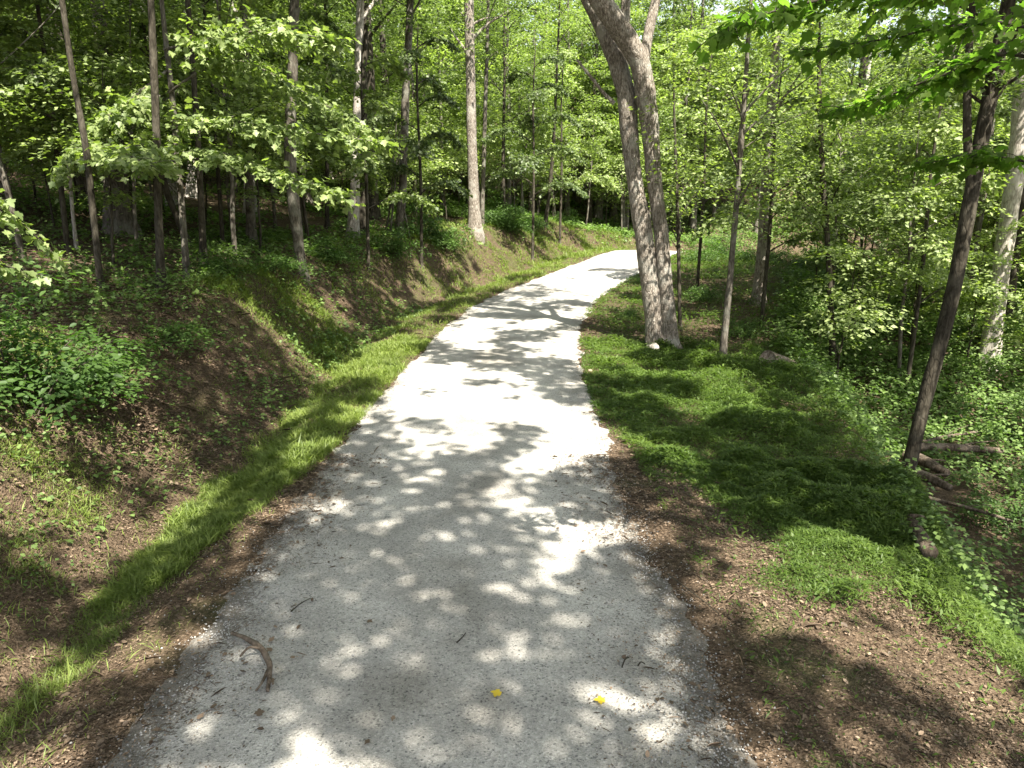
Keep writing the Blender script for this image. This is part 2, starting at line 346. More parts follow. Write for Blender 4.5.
class Wood:
    def __init__(s): s.V = []; s.F = []; s.n = 0
    def add(s, P, rad, sides=8, rough=.06, flare=0, seed=0, smooth=4):
        P = np.asarray(P, float)
        if smooth and len(P) > 2:
            t = np.linspace(0, 1, len(P)); P2 = catmull(P, smooth); rad = np.interp(np.linspace(0, 1, len(P2)), t, rad); P = P2
        elif smooth:
            k = np.linspace(0, 1, 5)[:, None]; P = P[0] * (1 - k) + P[1] * k; rad = np.interp(k[:, 0], [0, 1], rad)
        V, F, n = tube(P, rad, sides, rough, flare, seed); s.V.append(V); s.F.append(F + s.n)
        s.n += n; c = len(P)
        # close the ends
        for ring, r0 in ((s.n - sides, P[-1]), (s.n - n, P[0])):
            s.V.append(np.array([r0 + (0, 0, 0)])); idx = s.n; s.n += 1
            j = np.arange(sides); s.F.append(np.stack([ring + j, ring + (j + 1) % sides, np.full(sides, idx), np.full(sides, idx)], -1)[:, :3])
    def mesh(s, name, mat):
        q = [f for f in s.F if f.shape[1] == 4]; t = [f for f in s.F if f.shape[1] == 3]
        return mesh_np(name, np.concatenate(s.V), [np.concatenate(q), np.concatenate(t)], mat, smooth=True)

def sprays(centers, n_each, rad, thick, size, tilt_out=None, droop=.25, rg=rng):
    """flat leafy sprays: returns C, A, N, size"""
    k = len(centers); c = np.repeat(centers, n_each, 0)
    rad = np.repeat(np.broadcast_to(rad, (k,)), n_each)
    a = rg.random(len(c)) * 2 * math.pi; r = np.sqrt(rg.random(len(c))) * rad * (.65 + .5 * rg.random(len(c)))
    tx = np.repeat(rg.normal(0, .22, k), n_each); ty = np.repeat(rg.normal(0, .22, k), n_each)
    if tilt_out is not None:
        tx = tx + np.repeat(tilt_out[:, 0], n_each); ty = ty + np.repeat(tilt_out[:, 1], n_each)
    off = np.stack([np.cos(a) * r, np.sin(a) * r, rg.normal(0, thick, len(c))], 1)
    off[:, 2] += -tx * off[:, 0] - ty * off[:, 1] - droop * r * r / np.maximum(rad, .1)
    A = np.stack([np.cos(a) + rg.normal(0, .7, len(c)), np.sin(a) + rg.normal(0, .7, len(c)), -.25 + rg.normal(0, .25, len(c))], 1)
    N = np.stack([tx + rg.normal(0, .30, len(c)), ty + rg.normal(0, .30, len(c)), np.ones(len(c))], 1)
    return c + off, A, N, size * (.65 + .7 * rg.random(len(c)))

# ------------------------------------------------------------------ ground and gravel path
def axis(pieces):
    return np.concatenate([np.arange(a, b, s) for a, b, s in pieces])
gx = axis([(-120, -30, 6), (-30, -12, 1.0), (-12, -6, .25), (-6, 6, .08), (6, 12, .25), (12, 30, 1.0), (30, 121, 6)])
gy = axis([(-60, -6, 3), (-6, 2, .5), (2, 10, .08), (10, 22, .14), (22, 45, .3), (45, 60, 1.5), (60, 171, 6)])
XX, YY = np.meshgrid(gx, gy); zz = H(XX.ravel(), YY.ravel())
nx, ny = len(gx), len(gy)
i = (np.arange(ny - 1)[:, None] * nx + np.arange(nx - 1)[None, :]).ravel()
o = link('ground', mesh_np('ground', np.stack([XX.ravel(), YY.ravel(), zz], 1), np.stack([i, i + 1, i + nx + 1, i + nx], 1), M['ground'], smooth=True))
tag(o, kind='structure')

def build_path():
    dens = catmull(CL, 60); seg = np.linalg.norm(np.diff(dens, axis=0), axis=1); s = np.concatenate([[0], np.cumsum(seg)])
    L = s[-1]; stops = []; t = 0
    while t < L:
        stops.append(t); y = np.interp(t, s, dens[:, 1]); t += .035 if 2 < y < 13 else (.15 if y < 40 else .8)
    cx = np.interp(stops, s, dens[:, 0]); cy = np.interp(stops, s, dens[:, 1]); stops = np.array(stops)
    tx, ty = np.gradient(cx), np.gradient(cy); l = np.hypot(tx, ty); tx /= l; ty /= l
    e_ = np.concatenate([np.arange(.86, 1.10, .012), [1.13]]); u = np.concatenate([-e_[::-1], np.linspace(-.84, .84, 31), e_])
    rows = []
    for side in (-1, 1):
        rows.append(1 + ((fbm(stops * .7, stops * 0 + side * 9, 21) - .5) * .30 + (fbm(stops * 4, stops * 0 + side * 5, 31, 3) - .5) * .16) / HW)
    wl, wr = rows
    wl = wl * np.interp(cy, [3, 7, 11], [.955, .955, .99]); wr = wr * .98
    k = np.where(u[None, :] < 0, wl[:, None], wr[:, None])
    lat = u[None, :] * k * HW
    X = cx[:, None] + ty[:, None] * lat; Y = cy[:, None] - tx[:, None] * lat
    base = zroad(cy)[:, None]
    crown = .05 * (1 - np.clip(np.abs(u), 0, 1)[None, :] ** 2) + .004
    Z = base + crown + (fbm(X.ravel() * 2.2, Y.ravel() * 2.2, 41, 3).reshape(X.shape) - .5) * .025
    au = np.abs(u)[None, :]
    rag = (fbm(X.ravel() * 16, Y.ravel() * 16, 47, 3).reshape(X.shape) - .5) * .035 + (fbm(X.ravel() * 3, Y.ravel() * 3, 49, 2).reshape(X.shape) - .5) * .03
    Z = Z + sstep(.88, 1.0, au) * (rag - .004) - sstep(1.0, 1.13, au) * .10
    n, m = X.shape; i = (np.arange(n - 1)[:, None] * m + np.arange(m - 1)[None, :]).ravel()
    me = mesh_np('gravel_path', np.stack([X.ravel(), Y.ravel(), Z.ravel()], 1), np.stack([i, i + 1, i + m + 1, i + m], 1), M['gravel'], smooth=True)
    t_ = me.attributes.new('track', 'FLOAT', 'POINT'); t_.data.foreach_set('value', (np.zeros_like(X) + np.exp(-((au - .46) / .17) ** 2)).astype(np.float32).ravel())
    a = me.attributes.new('edge', 'FLOAT', 'POINT'); a.data.foreach_set('value', (np.zeros_like(X) + np.clip((au - .55) / .48, 0, 1) ** 1.6 * np.interp(cy, [6, 9.5], [1, .55])[:, None]).astype(np.float32).ravel())
    tag(link('gravel_path', me), kind='structure')
build_path()

def scatter(n, x0, x1, y0, y1, pw=1.0):
    x = x0 + (x1 - x0) * rng.random(n); y = y0 + (y1 - y0) * rng.random(n) ** pw
    return x, y
def in_view(x, y, z=0, m=60):
    c, s = math.cos(PITCH), math.sin(PITCH)
    dz = z - CAM_Z; dep = y * c - dz * s; up = y * s + dz * c
    u = 512 + FPX * x / np.maximum(dep, .1); v = 384 - FPX * up / np.maximum(dep, .1)
    return (dep > .5) & (u > -m) & (u < 1024 + m) & (v < 768 + m * 2)

# ------------------------------------------------------------------ grass on the verges
def grass_density(x, y, lat, yn):
    sL, sR = -lat - HW, lat - HW
    nz = fbm(x * .9, y * .9, 51); nf = fbm(x * 3.2, y * 3.2, 57, 3)
    near = np.interp(yn, [3, 5, 6.5, 8, 9.5], [.72, .72, .5, .12, -.22])              # bare strip by the path, near the viewer
    left = sstep(near - .05, near + .35, sL + (nz - .5) * .5) * (1 - sstep(.98, 1.30, sL - np.interp(yn, [6, 18], [0, .7]) + (nz - .5) * .6))
    bank = .35 * sstep(.55, .72, nz) * (sL > 1.3) * (1 - sstep(4, 6, sL)) + .5 * (sL > 1.2) * (sL < 4) * sstep(12, 17, yn) + .5 * (sL > 1.2) * (sL < 6) * sstep(18, 24, yn) + .10 * (sL > 1.7) * (sL < 2.9) * (yn < 8) * sstep(.48, .66, nz)
    nr = np.interp(yn, [3.4, 4.6, 6, 7.6, 9.2, 11], [3.0, 2.1, 1.5, .95, .42, -.25])
    sh = shoulder(yn)
    right = sstep(nr - .15, nr + .45, sR + (nz - .5) * .9) * (1 - sstep(sh + .2, sh + 1.4, sR + (nz - .5)))
    right = np.maximum(right, .30 * sstep(.55, .68, nz) * (sR > .3) * (sR < 3) * (yn > 4.6)) * (.35 + .65 * sstep(.36, .56, fbm(x * .55, y * .55, 53)))
    d = np.where(lat < 0, np.maximum(left, bank), right) * (.45 + .55 * sstep(.3, .5, fbm(x * 1.3, y * 1.3, 55))) * np.where(lat < 0, .35 + .65 * sstep(.36, .56, fbm(x * .9, y * .9, 59)), 1) + .010 * (np.maximum(sL, sR) > .15) * (np.maximum(sL, sR) < 3.5)
    return d * sstep(.22, .5, nf + .18) * (np.maximum(sL, sR) > -.02)
def build_grass():
    parts = []
    for n, y0, y1, x0, x1 in ((800000, 2.6, 9, -6, -1.9), (1000000, 2.6, 9, 1.6, 6.5), (900000, 9, 18, -8, 9), (420000, 18, 47, -8, 20)):
        x, y = scatter(n, x0, x1, y0, y1)
        lat, yn = lateral(x, y)
        keep = (np.abs(lat) > HW - .05) & in_view(x, y)
        x, y, lat, yn = x[keep], y[keep], lat[keep], yn[keep]
        d = grass_density(x, y, lat, yn); k = rng.random(len(x)) < d
        parts.append(np.stack([x[k], y[k], lat[k], yn[k]], 1))
    P = np.concatenate(parts); x, y, lat, yn = P.T
    z = H(x, y); n = len(x)
    for right_side in (False, True):
        q = (lat > 0) == right_side
        X, Y, Z = x[q], y[q], z[q]; m = len(X)
        mound = np.clip(fbm(X * 1.9, Y * 1.9, 61, 3) * 1.9 - .45, 0, 1.2)
        az = rng.random(m) * 2 * math.pi
        if right_side:   # low leafy mat of stiltgrass
            tall = np.interp(lat[q] - HW, [0, 1.5, 3.5], [.04, .12, .26]) * (.25 + 1.5 * mound)
            Z = Z + rng.random(m) ** .6 * tall
            lean = rng.normal(.25, .45, m); size = (.030 + .040 * rng.random(m)) * (.7 + .6 * mound); wid = .12 + .30 * rng.random(m) ** 3
        else:
            Z = Z + rng.random(m) ** 1.5 * .05 * (.4 + 1.2 * mound)
            lean = rng.normal(.9, .5, m); size = (.045 + .065 * rng.random(m) + .06 * (rng.random(m) < .03)) * (.6 + .7 * mound); wid = .075
        far = np.interp(Y, [6, 9, 18, 40], [1, 1.25, 1.55, 2.6]); size = size * far
        A = np.stack([np.cos(az), np.sin(az), lean], 1); N = np.stack([-np.cos(az) * .8 + rng.normal(0, .3, m), -np.sin(az) * .8 + rng.normal(0, .3, m), np.ones(m)], 1)
        tint = np.clip(.55 * fbm(X * .8, Y * .8, 71) + .6 * rng.random(m) - .1, 0, 1)
        me = leaf_mesh('grass', np.stack([X, Y, Z], 1), A, N, size, M['grass_dark' if right_side else 'grass'], 'blade', tint, wid * np.interp(Y, [8, 30], [1, 1.5]))
        o = link('grass', me)
        if right_side: tag(o, 'deep green low grass mat on the right verge and around the double trunk', 'grass', kind='stuff')
        else: tag(o, 'bright green grass strip between gravel path and ditch on the left', 'grass', kind='stuff')
build_grass()

# ------------------------------------------------------------------ dead leaves on the soil
def build_litter():
    parts = []
    for n, y0, y1, x0, x1 in ((420000, 2.5, 9, -7, 6), (150000, 8, 14, -8, -2.5), (120000, 9, 22, -14, 4), (16000, 9, 24, 4, 14)):
        x, y = scatter(n, x0, x1, y0, y1); lat, yn = lateral(x, y)
        sL, sR = -lat - HW, lat - HW
        nz = fbm(x * 1.1, y * 1.1, 81)
        # thick off the path, thinning out fast over its edges
        s = np.maximum(sL, sR)
        edge = np.where(yn < 9, .33, .09)
        p = np.where(s > 0, .30 + .7 * sstep(.4, .6, nz), np.exp(s / edge) * .95 * sstep(.22, .52, nz))
        p = p * np.where(s > -.9, 1, 0) * in_view(x, y, 0)
        p = p * np.where((sL > .5) & (sL < 1.6) & (yn > 9), .3, 1)
        k = rng.random(n) < p; parts.append(np.stack([x[k], y[k], lat[k]], 1))
    P = np.concatenate(parts); x, y, lat = P.T; n = len(x)
    z = H(x, y) + .008 + .02 * rng.random(n)
    ins = np.abs(lat) < HW + .06
    z = np.where(ins, zroad(y) + .05 * np.clip(1 - (lat / HW) ** 2, 0, 1) + .016 + .014 * sstep(1.55, 1.75, np.abs(lat)), z)
    az = rng.random(n) * 2 * math.pi
    A = np.stack([np.cos(az), np.sin(az), rng.normal(0, .22, n)], 1); N = np.stack([rng.normal(0, .24, n), rng.normal(0, .24, n), np.ones(n)], 1)
    thin = rng.random(n) < .10; wid = np.where(thin, .10, 1.0)
    tint = rng.random(n) ** 2.0
    size = (.005 + .022 * rng.random(n) ** 2.0 + .045 * (rng.random(n) < .05) * rng.random(n)) * np.interp(y, [6, 8.5, 20], [1, 1.5, 2.2])
    size = np.where(ins, size * .85, size); size = np.where(thin, size * 2.6 + .02, size)
    tag(link('leaf_litter', leaf_mesh('leaf_litter', np.stack([x, y, z], 1), A, N, size, M['litter'], 'oval', tint, wid)),
        'brown dead leaves scattered over the bare soil beside the gravel path', 'leaf litter', kind='stuff')
build_litter()

def build_loose_gravel():
    x, y = scatter(160000, -3.2, 2.6, 2.6, 12.5, 1.3); lat, yn = lateral(x, y); s = np.abs(lat) - HW
    p = np.where(s > -.12, np.exp(-np.clip(s + .12, 0, 9) / .13), np.exp((s + .12) / .25)) * (.25 + .75 * sstep(.35, .6, fbm(x * 2, y * 2, 131)))
    k = rng.random(len(x)) < p * .8; x, y, lat = x[k], y[k], lat[k]; n = len(x)
    z = np.where(np.abs(lat) < HW, zroad(y) + .05 * np.clip(1 - (lat / HW) ** 2, 0, 1) + .012, H(x, y) + .006)
    O = np.array([(1, 0, 0), (0, 1, 0), (-1, 0, 0), (0, -1, 0), (0, 0, .75), (0, 0, -.75)], float)
    r = .0035 + .0075 * rng.random(n) ** 2; a = rng.random(n) * 6.28
    V = O[None] * r[:, None, None] * rng.uniform(.6, 1.35, (n, 6, 1)); c, q = np.cos(a)[:, None], np.sin(a)[:, None]
    V = np.stack([V[..., 0] * c - V[..., 1] * q, V[..., 0] * q + V[..., 1] * c, V[..., 2]], -1) + np.stack([x, y, z], 1)[:, None]
    F = (np.arange(n) * 6)[:, None, None] + np.array([(0, 1, 4), (1, 2, 4), (2, 3, 4), (3, 0, 4), (1, 0, 5), (2, 1, 5), (3, 2, 5), (0, 3, 5)])[None]
    tag(link('loose_gravel', mesh_np('loose_gravel', V.reshape(-1, 3), F.reshape(-1, 3), M['stone'])), 'small grey loose stones strewn along the crumbling edges of the gravel path', 'gravel', kind='stuff')
build_loose_gravel()

# ------------------------------------------------------------------ ground cover in the woods
def build_cover(name, label, n, x0, x1, y0, y1, dens, size, hmax, seed, hs=None):
    x, y = scatter(n, x0, x1, y0, y1, 1.25); lat, yn = lateral(x, y)
    k = (rng.random(n) < dens(x, y, lat, yn)) & in_view(x, y, 0, 120)
    x, y = x[k], y[k]; z = H(x, y); m = len(x)
    hh = hmax * (.15 + .85 * fbm(x * .5, y * .5, seed)) * (.4 + .6 * rng.random(m))
    if hs is not None: hh = hh * hs(lat[k])
    c = np.stack([x, y, z + hh], 1)
    sc = np.interp(y, [5, 10, 18, 40], [.55, .8, 1.15, 1.9])
    C, A, N, S = sprays(c, 9, .20 * sc, .06, size)
    S = S * np.repeat(sc, 9)
    tag(link(name, leaf_mesh(name, C, A, N, S, M['cover'], 'diamond', width=1.35)), label, 'ground cover', kind='stuff')
HOLLOW = at(940, 520)
build_cover('undergrowth', 'pale green leafy herbs covering the low ground right of the grass shoulder', 130000, 3, 46, 5, 62,
            lambda x, y, lat, yn: sstep(-.3, .9, lat - HW - shoulder(yn)) * np.where(y < 14, .55, .95) * sstep(.16, .34, fbm(x * .6, y * .6, 91)) * (np.hypot(x - HOLLOW[0], y - HOLLOW[1]) > 1.5), .09, 1.05, 92)
build_cover('undergrowth', 'low green plants covering the wooded slope above the left bank', 90000, -36, 60, 4, 66,
            lambda x, y, lat, yn: np.maximum(sstep(2.6, 4.2, -lat - HW) * np.where((y < 22), .20, .9) * sstep(.42, .6, fbm(x * .5, y * .5, 95) + .2 * (x > 5)), 1.0 * sstep(1.3, 1.8, -lat - HW) * (y < 24) * sstep(.42, .60, fbm(x * 1.1, y * 1.1, 98))), .09, .55, 96,
            lambda l: .25 + .75 * sstep(2.2, 4.5, -l - HW))

build_cover('weeds', 'low weeds and ferny seedlings scattered over the steep left bank', 15000, -9, -1.5, 3, 24,
            lambda x, y, lat, yn: sstep(1.2, 1.9, -lat - HW) * sstep(.36, .62, fbm(x * 1.2, y * 1.2, 111)) * .45, .06, .34, 112, lambda l: .35 + .65 * sstep(1.8, 4.0, -l - HW))

# ------------------------------------------------------------------ tree kinds (used for the many repeated trees)
def crown_points(n, r, z0, z1, rg, hollow=.35):
    out = []
    while len(out) < n:
        p = rg.uniform(-1, 1, 3); q = np.linalg.norm(p * [1, 1, .95])
        if q > 1 or q < hollow * rg.random(): continue
        lob = mnoise.noise(Vector(p * 1.9) + Vector((r * 3.3, z1, 0)))
        if lob < -.12: continue
        t = (p[2] + 1) / 2; tap = .75 + .5 * math.sin(math.pi * min(1, t * 1.05)) - .25
        out.append((p[0] * r * tap, p[1] * r * tap, z0 + t * (z1 - z0)))
    return np.array(out)
def make_limbs(wd, trunk_pts, targets, r0, rg, n):
    idx = rg.permutation(len(targets))[:n]
    for k in idx:
        q = targets[k]; hz = max(trunk_pts[0][2] + 1.2, q[2] - (.25 + .45 * rg.random()) * np.hypot(*(q[:2])) - .4)
        j = np.abs(trunk_pts[:, 2] - hz).argmin(); s = trunk_pts[j]
        mid = (s + q) / 2 + np.array([rg.normal(0, .15), rg.normal(0, .15), .25]) * np.linalg.norm(q - s) * .3
        rr = r0 * (.18 + .2 * rg.random())
        wd.add([s, mid, q], [rr, rr * .6, rr * .18], 5, 0, seed=int(k), smooth=3)
def tree_kind(name, hgt, r0, cr, z0, ns, per, lsize, leafm, barkm, seed, shape='diamond', srad=.62, nl=12, lean=.03):
    rg = np.random.default_rng(seed)
    t = np.linspace(0, 1, 9); bend = rg.normal(0, lean, (9, 2)).cumsum(0) * hgt * .12
    bend -= bend[0]
    P = np.stack([bend[:, 0], bend[:, 1], t * hgt * .93 - .25 * (t == 0)], 1)
    wd = Wood(); wd.add(P, r0 * (1 - .85 * t ** 1.2), 10, .08, r0 * 1.1, seed)
    Pd = catmull(P, 6)
    cen = crown_points(ns, cr, z0, hgt, rg); cen[:, :2] += np.stack([np.interp(cen[:, 2], P[:, 2], P[:, k]) for k in (0, 1)], 1)
    make_limbs(wd, Pd, cen, r0, rg, nl)
    tilt = cen[:, :2] / np.maximum(cr, .1) * .35
    C, A, N, S = sprays(cen, per, srad * (.6 + .9 * rg.random(ns)), .05, lsize, tilt, rg=rg)
    return wd.mesh('trunk', barkm), leaf_mesh('crown', C, A, N, S, leafm, shape, np.clip(rg.random(len(C)) * .5 + np.repeat(rg.random(ns), per) * .5, 0, 1), width=1.2)
TALL = [tree_kind('tall', h, r, c, z0, ns, 36, .135, M['leaf'], M[b], 100 + k) for k, (h, r, c, z0, ns, b) in enumerate((
    (17, .20, 3.4, 4.5, 190, 'bark_grey'), (19, .24, 3.8, 6.0, 200, 'bark_dark'), (15, .15, 2.9, 3.5, 160, 'bark_grey'),
    (18, .18, 3.2, 5.5, 170, 'bark_grey'), (14, .13, 2.6, 3.0, 140, 'bark_dark'), (20, .26, 4.0, 7.5, 200, 'bark_pale')))]
FARK = [tree_kind('far', h, r, c, z0, ns, 72, .18, M[lm], M[b], 150 + k, srad=.72, nl=10) for k, (h, r, c, z0, ns, lm, b) in enumerate((
    (15, .17, 3.6, 1.2, 170, 'leaf_bright', 'bark_grey'), (18, .2, 4.0, 1.8, 190, 'leaf', 'bark_grey'), (13, .14, 3.2, .8, 150, 'leaf_bright', 'bark_grey')))]
UNDER = [tree_kind('sapling', h, r, c, z0, ns, 74, .115, M['leaf_bright'], M[b], 200 + k, srad=.62, nl=16) for k, (h, r, c, z0, ns, b) in enumerate((
    (6.5, .045, 2.1, 2.0, 52, 'bark_grey'), (5.0, .035, 1.7, 1.5, 38, 'bark_dark'), (8.0, .06, 2.4, 2.5, 66, 'bark_grey'), (4.0, .028, 1.4, 1.2, 28, 'bark_dark')))]
def shrub_kind(h, r, ns, per, lsize, seed, shape='oval'):
    rg = np.random.default_rng(seed); cen = []
    while len(cen) < ns:
        p = rg.uniform(-1, 1, 3); p[2] = abs(p[2])
        if np.linalg.norm(p) < 1 and mnoise.noise(Vector(p * 2.2) + Vector((seed, 0, 0))) > -.10: cen.append(p * [r * 1.15, r * 1.15, h] * (.55 + .75 * rg.random()))
    cen = np.array(cen); cen[:, 2] = cen[:, 2] * .9 + .1
    C, A, N, S = sprays(cen, per, .32 * (.6 + .9 * rg.random(ns)), .06, lsize, cen[:, :2] / r * .5, rg=rg)
    wd = Wood()
    for k in range(14):
        q = cen[k]; wd.add([np.array([q[0] * .12, q[1] * .12, -.1]), q * [.5, .5, .65], q], [.014, .010, .004], 5, 0, smooth=3)
    return wd.mesh('stems', M['bark_dark']), leaf_mesh('foliage', C, A, N, S, M['leaf_shrub'], shape, np.clip(rg.random(len(C)) * .6 + np.repeat(rg.random(ns), per) * .4, 0, 1))
SHRUB = [shrub_kind(1.2, 1.0, 80, 36, .08, 300), shrub_kind(.8, .8, 56, 34, .07, 301), shrub_kind(1.7, 1.1, 110, 36, .085, 302)]

def place_kind(name, label, cat, kind, part_names, x, y, s=1, group=None, sz=1.0, rz=None, tilt=(0, 0)):
    e = thing(name, label, cat, (x, y, h1(x, y) - .03), group, rng.random() * 6.28 if rz is None else rz)
    e.scale = (s, s, s * sz); e.rotation_euler[0], e.rotation_euler[1] = tilt
    for nm, me in zip(part_names, kind): link(nm, me, e)
    return e

# ------------------------------------------------------------------ trees one can point at
PLACED = []
def hero(label, pts, wpx, barkm, top=None, crown=None, flare=1.0, cr_s=1.0, extra=None, name='tree', grow=5.0, group=None, sides=12, cz=None, dist=None, rough=.09):
    """pts: picture points from the foot upward; wpx: widths in pixels at those points. The trunk grows on above the picture by `grow` metres."""
    if dist is None: base = at(*pts[0])
    else:
        base = atdepth(*pts[0], dist); base[2] = h1(base[0], base[1])
    W = [base] + [atdepth(u, v, base[1]) for u, v in pts[1:]]
    dep = base[1] * math.cos(PITCH) + (CAM_Z - base[2]) * math.sin(PITCH)
    rad = [w_ * .43 * dep / FPX for w_ in wpx]
    d = norm(W[-1] - W[-2]); g = W[-1] + d * grow * .5 + UP * grow * .1; g2 = g + d * grow * .25 + UP * grow * .25
    W += [g, g2]; rad += [rad[-1] * .75, rad[-1] * .3]
    W = np.array(W) - base; W = np.concatenate([W[:1] - [0, 0, .7], W]); rad = [rad[0]] + rad
    e = thing(name, label, 'tree', base, group)
    wd = Wood(); sd = int(base[0] * 37 + base[1] * 11) % 97
    n = sum(1 for _ in W); wd.add(W, rad, sides, rough, max(rad[0] * 1.1, .05) * flare, sd, smooth=8)
    if extra: extra(wd, base, dep)
    topz = W[-1, 2]; rg = np.random.default_rng(sd + 5)
    if crown:
        ns, cr, lo, hi, per, lsz, lm = crown
        cen = crown_points(ns, cr, lo, hi, rg); Wd = catmull(W, 8)
        cen[:, 0] += np.interp(cen[:, 2], Wd[:, 2], Wd[:, 0]); cen[:, 1] += np.interp(cen[:, 2], Wd[:, 2], Wd[:, 1])
        make_limbs(wd, Wd, cen, rad[0], rg, 10)
        link('trunk', wd.mesh('trunk', barkm), e)
        C, A, N, S = sprays(cen, per, .6, .09, lsz, cen[:, :2] / cr * .25, rg=rg)
        link('crown', leaf_mesh('crown', C, A, N, S, lm), e)
    else: link('trunk', wd.mesh('trunk', barkm), e)
    PLACED.append((base[0], base[1])); return e
BD, BG, BP, BR = M['bark_dark'], M['bark_grey'], M['bark_pale'], M['bark_ridged']
LF, LB = M['leaf'], M['leaf_bright']
hi = lambda ns=90, cr=2.6, lo=7.5, top=14: (ns, cr, lo, top, 40, .14, LF)
hero('slender dark tree leaning left beside the pale dead snag on the left slope', [(101, 292), (95, 230), (86, 150), (72, 70), (62, 0)], [8, 7, 7, 6, 6], BD, crown=hi())
hero('thick old trunk with flared foot on the shady left slope', [(121, 234), (117, 190), (112, 110), (104, 50), (98, 0)], [26, 20, 19, 17, 16], BG, crown=hi(130, 3.4, 6.5, 15), flare=1.4)
hero('straight brown trunk standing right of the thick flared trunk', [(162, 290), (159, 230), (156, 120), (153, 50), (151, 0)], [11, 9, 8, 8, 7], BD, crown=hi())
hero('short dark leaning trunk between two straight trunks on the left slope', [(188, 246), (176, 215), (165, 185), (160, 150)], [8, 7, 7, 6], BD, grow=3, crown=(40, 1.5, 3.0, 6, 36, .12, LF))
hero('narrow dark trunk just right of the short leaning one', [(204, 268), (201, 200), (196, 110), (190, 30)], [9, 7, 6, 6], BD, crown=hi())
hero('grey trunk behind the bright maple boughs left of the curved trunk', [(252, 242), (249, 180), (247, 100), (244, 20)], [11, 9, 9, 8], BG, crown=hi())
hero('dark curved trunk at the lip of the left bank nearest the path', [(302, 274), (298, 240), (292, 190), (290, 130), (293, 60)], [11, 12, 14, 13, 11], BG, crown=(80, 2.4, 6, 12, 40, .13, LF))
hero('very thin straight stem between the curved trunk and the sunlit trunk', [(327, 228), (327, 140), (326, 40)], [5, 4, 4], BD, crown=hi(60, 2))
hero('sunlit pale trunk with a bright white foot above the bank', [(352, 238), (355, 190), (357, 110), (360, 10)], [12, 10, 9, 8], BP, crown=hi(), flare=1.3)
hero('dark twin trunk standing close behind the sunlit pale one', [(362, 236), (363, 170), (364, 80), (365, 10)], [9, 8, 8, 7], BD, crown=hi())
def vines(wd, base, dep):
    k = dep / FPX
    for sx, sy, tx in ((-16, .1, 0), (-9, -.2, 3), (12, -.15, 5)):
        wd.add([np.array([sx * k, sy, -.1]), np.array([sx * k * .5, sy * .6, 1.2]), np.array([(tx - 2) * k, -.12, 2.9]), np.array([(tx + 2) * k, -.1, 4.4])], [.05, .04, .035, .02], 6, .1)
hero('grey trunk wrapped in thick hanging vines above the bank', [(399, 238), (403, 180), (405, 110), (409, 30)], [10, 9, 9, 8], BG, crown=hi(), extra=vines)
hero('tall straight rough trunk above the middle of the left bank', [(475, 234), (473, 180), (471, 110), (469, 0)], [14, 12, 11, 10], BR, crown=hi(), flare=.8)
hero('thin lighter stem directly right of the tall rough trunk', [(482, 226), (484, 150), (487, 50)], [5, 5, 4], BG, crown=hi(50, 1.8))
hero('slim leaning stem on the shady bank left of the far bend', [(545, 226), (549, 195), (553, 150), (556, 90)], [5, 4, 4, 3], BD, crown=hi(50, 1.8))
hero('white sunlit trunk on top of the bank at the far bend', [(597, 223), (600, 190), (603, 130), (605, 60)], [10, 9, 8, 7], BG, crown=hi())
hero('grey trunk standing right of the white one at the far bend', [(613, 221), (615, 170), (617, 100), (618, 20)], [8, 7, 7, 6], BG, crown=hi())
hero('thin dark stem close behind the double trunk', [(680, 331), (679, 280), (678, 220), (675, 140)], [5, 4, 4, 3], BD, grow=2, crown=(26, 1.3, 2.6, 5.2, 36, .11, LB))
hero('slim young tree with sun flecked foot right of the double trunk', [(722, 362), (729, 290), (736, 210), (741, 150), (745, 90)], [9, 7, 6, 5.5, 5], BG, grow=2.5, crown=(120, 2.1, 3.0, 8, 40, .11, LB))
hero('rough sunlit trunk ringed with climbing leaves beyond the grass', [(758, 305), (763, 240), (767, 170), (772, 100)], [14, 12, 11, 10], BR, crown=(120, 2.3, 3.2, 11, 40, .12, LB))
hero('slender dark upright stem rising behind the fallen log', [(833, 379), (831, 310), (828, 250), (823, 180), (820, 110)], [8, 7, 6, 6, 5], BD, grow=2, crown=(40, 1.6, 4.4, 7.5, 36, .11, LB))
hero('pale leaning trunk deep in the sunny right woods', [(836, 235), (844, 190), (853, 150), (862, 105)], [7, 6, 6, 5], BP, crown=hi(60, 2.2, 6.5, 12))
hero('tall grey trunk left of the big leaning dark trunk', [(927, 262), (935, 170), (945, 100), (955, 0)], [11, 9, 8, 7], BG, crown=hi())
def fork(wd, base, dep):
    wd.add(np.array([atdepth(u, v, base[1] + .02) - base for u, v in ((971, 200), (968, 150), (967, 110), (969, 50), (974, -10), (984, -90))]), [.07, .075, .07, .06, .05, .03], 8, .05, smooth=6)
hero('big dark trunk leaning right from the edge of the grass shoulder', [(903, 492), (925, 400), (950, 305), (970, 205), (990, 95), (1003, 30)], [16, 15, 15, 15, 15, 14], BD, crown=(100, 3.0, 7.5, 12, 40, .13, LF), flare=.5, extra=fork, grow=6)
hero('stout silvery trunk with a dark hollow at its foot at the right edge', [(988, 366), (1001, 270), (1010, 210), (1018, 150), (1023, 90)], [20, 18, 18, 19, 16], BP, crown=hi(90, 3, 7, 14), flare=.7)
hero('thin grey slanting trunk between the dark leaning trunk and the silvery one', [(968, 300), (976, 240), (984, 190), (992, 120)], [9, 8, 7, 6], BG, crown=hi(60, 2))
hero('dark slanting trunk right behind the silvery hollow one', [(1006, 332), (1013, 280), (1019, 230), (1024, 150)], [10, 9, 8, 8], BD, crown=hi(60, 2))

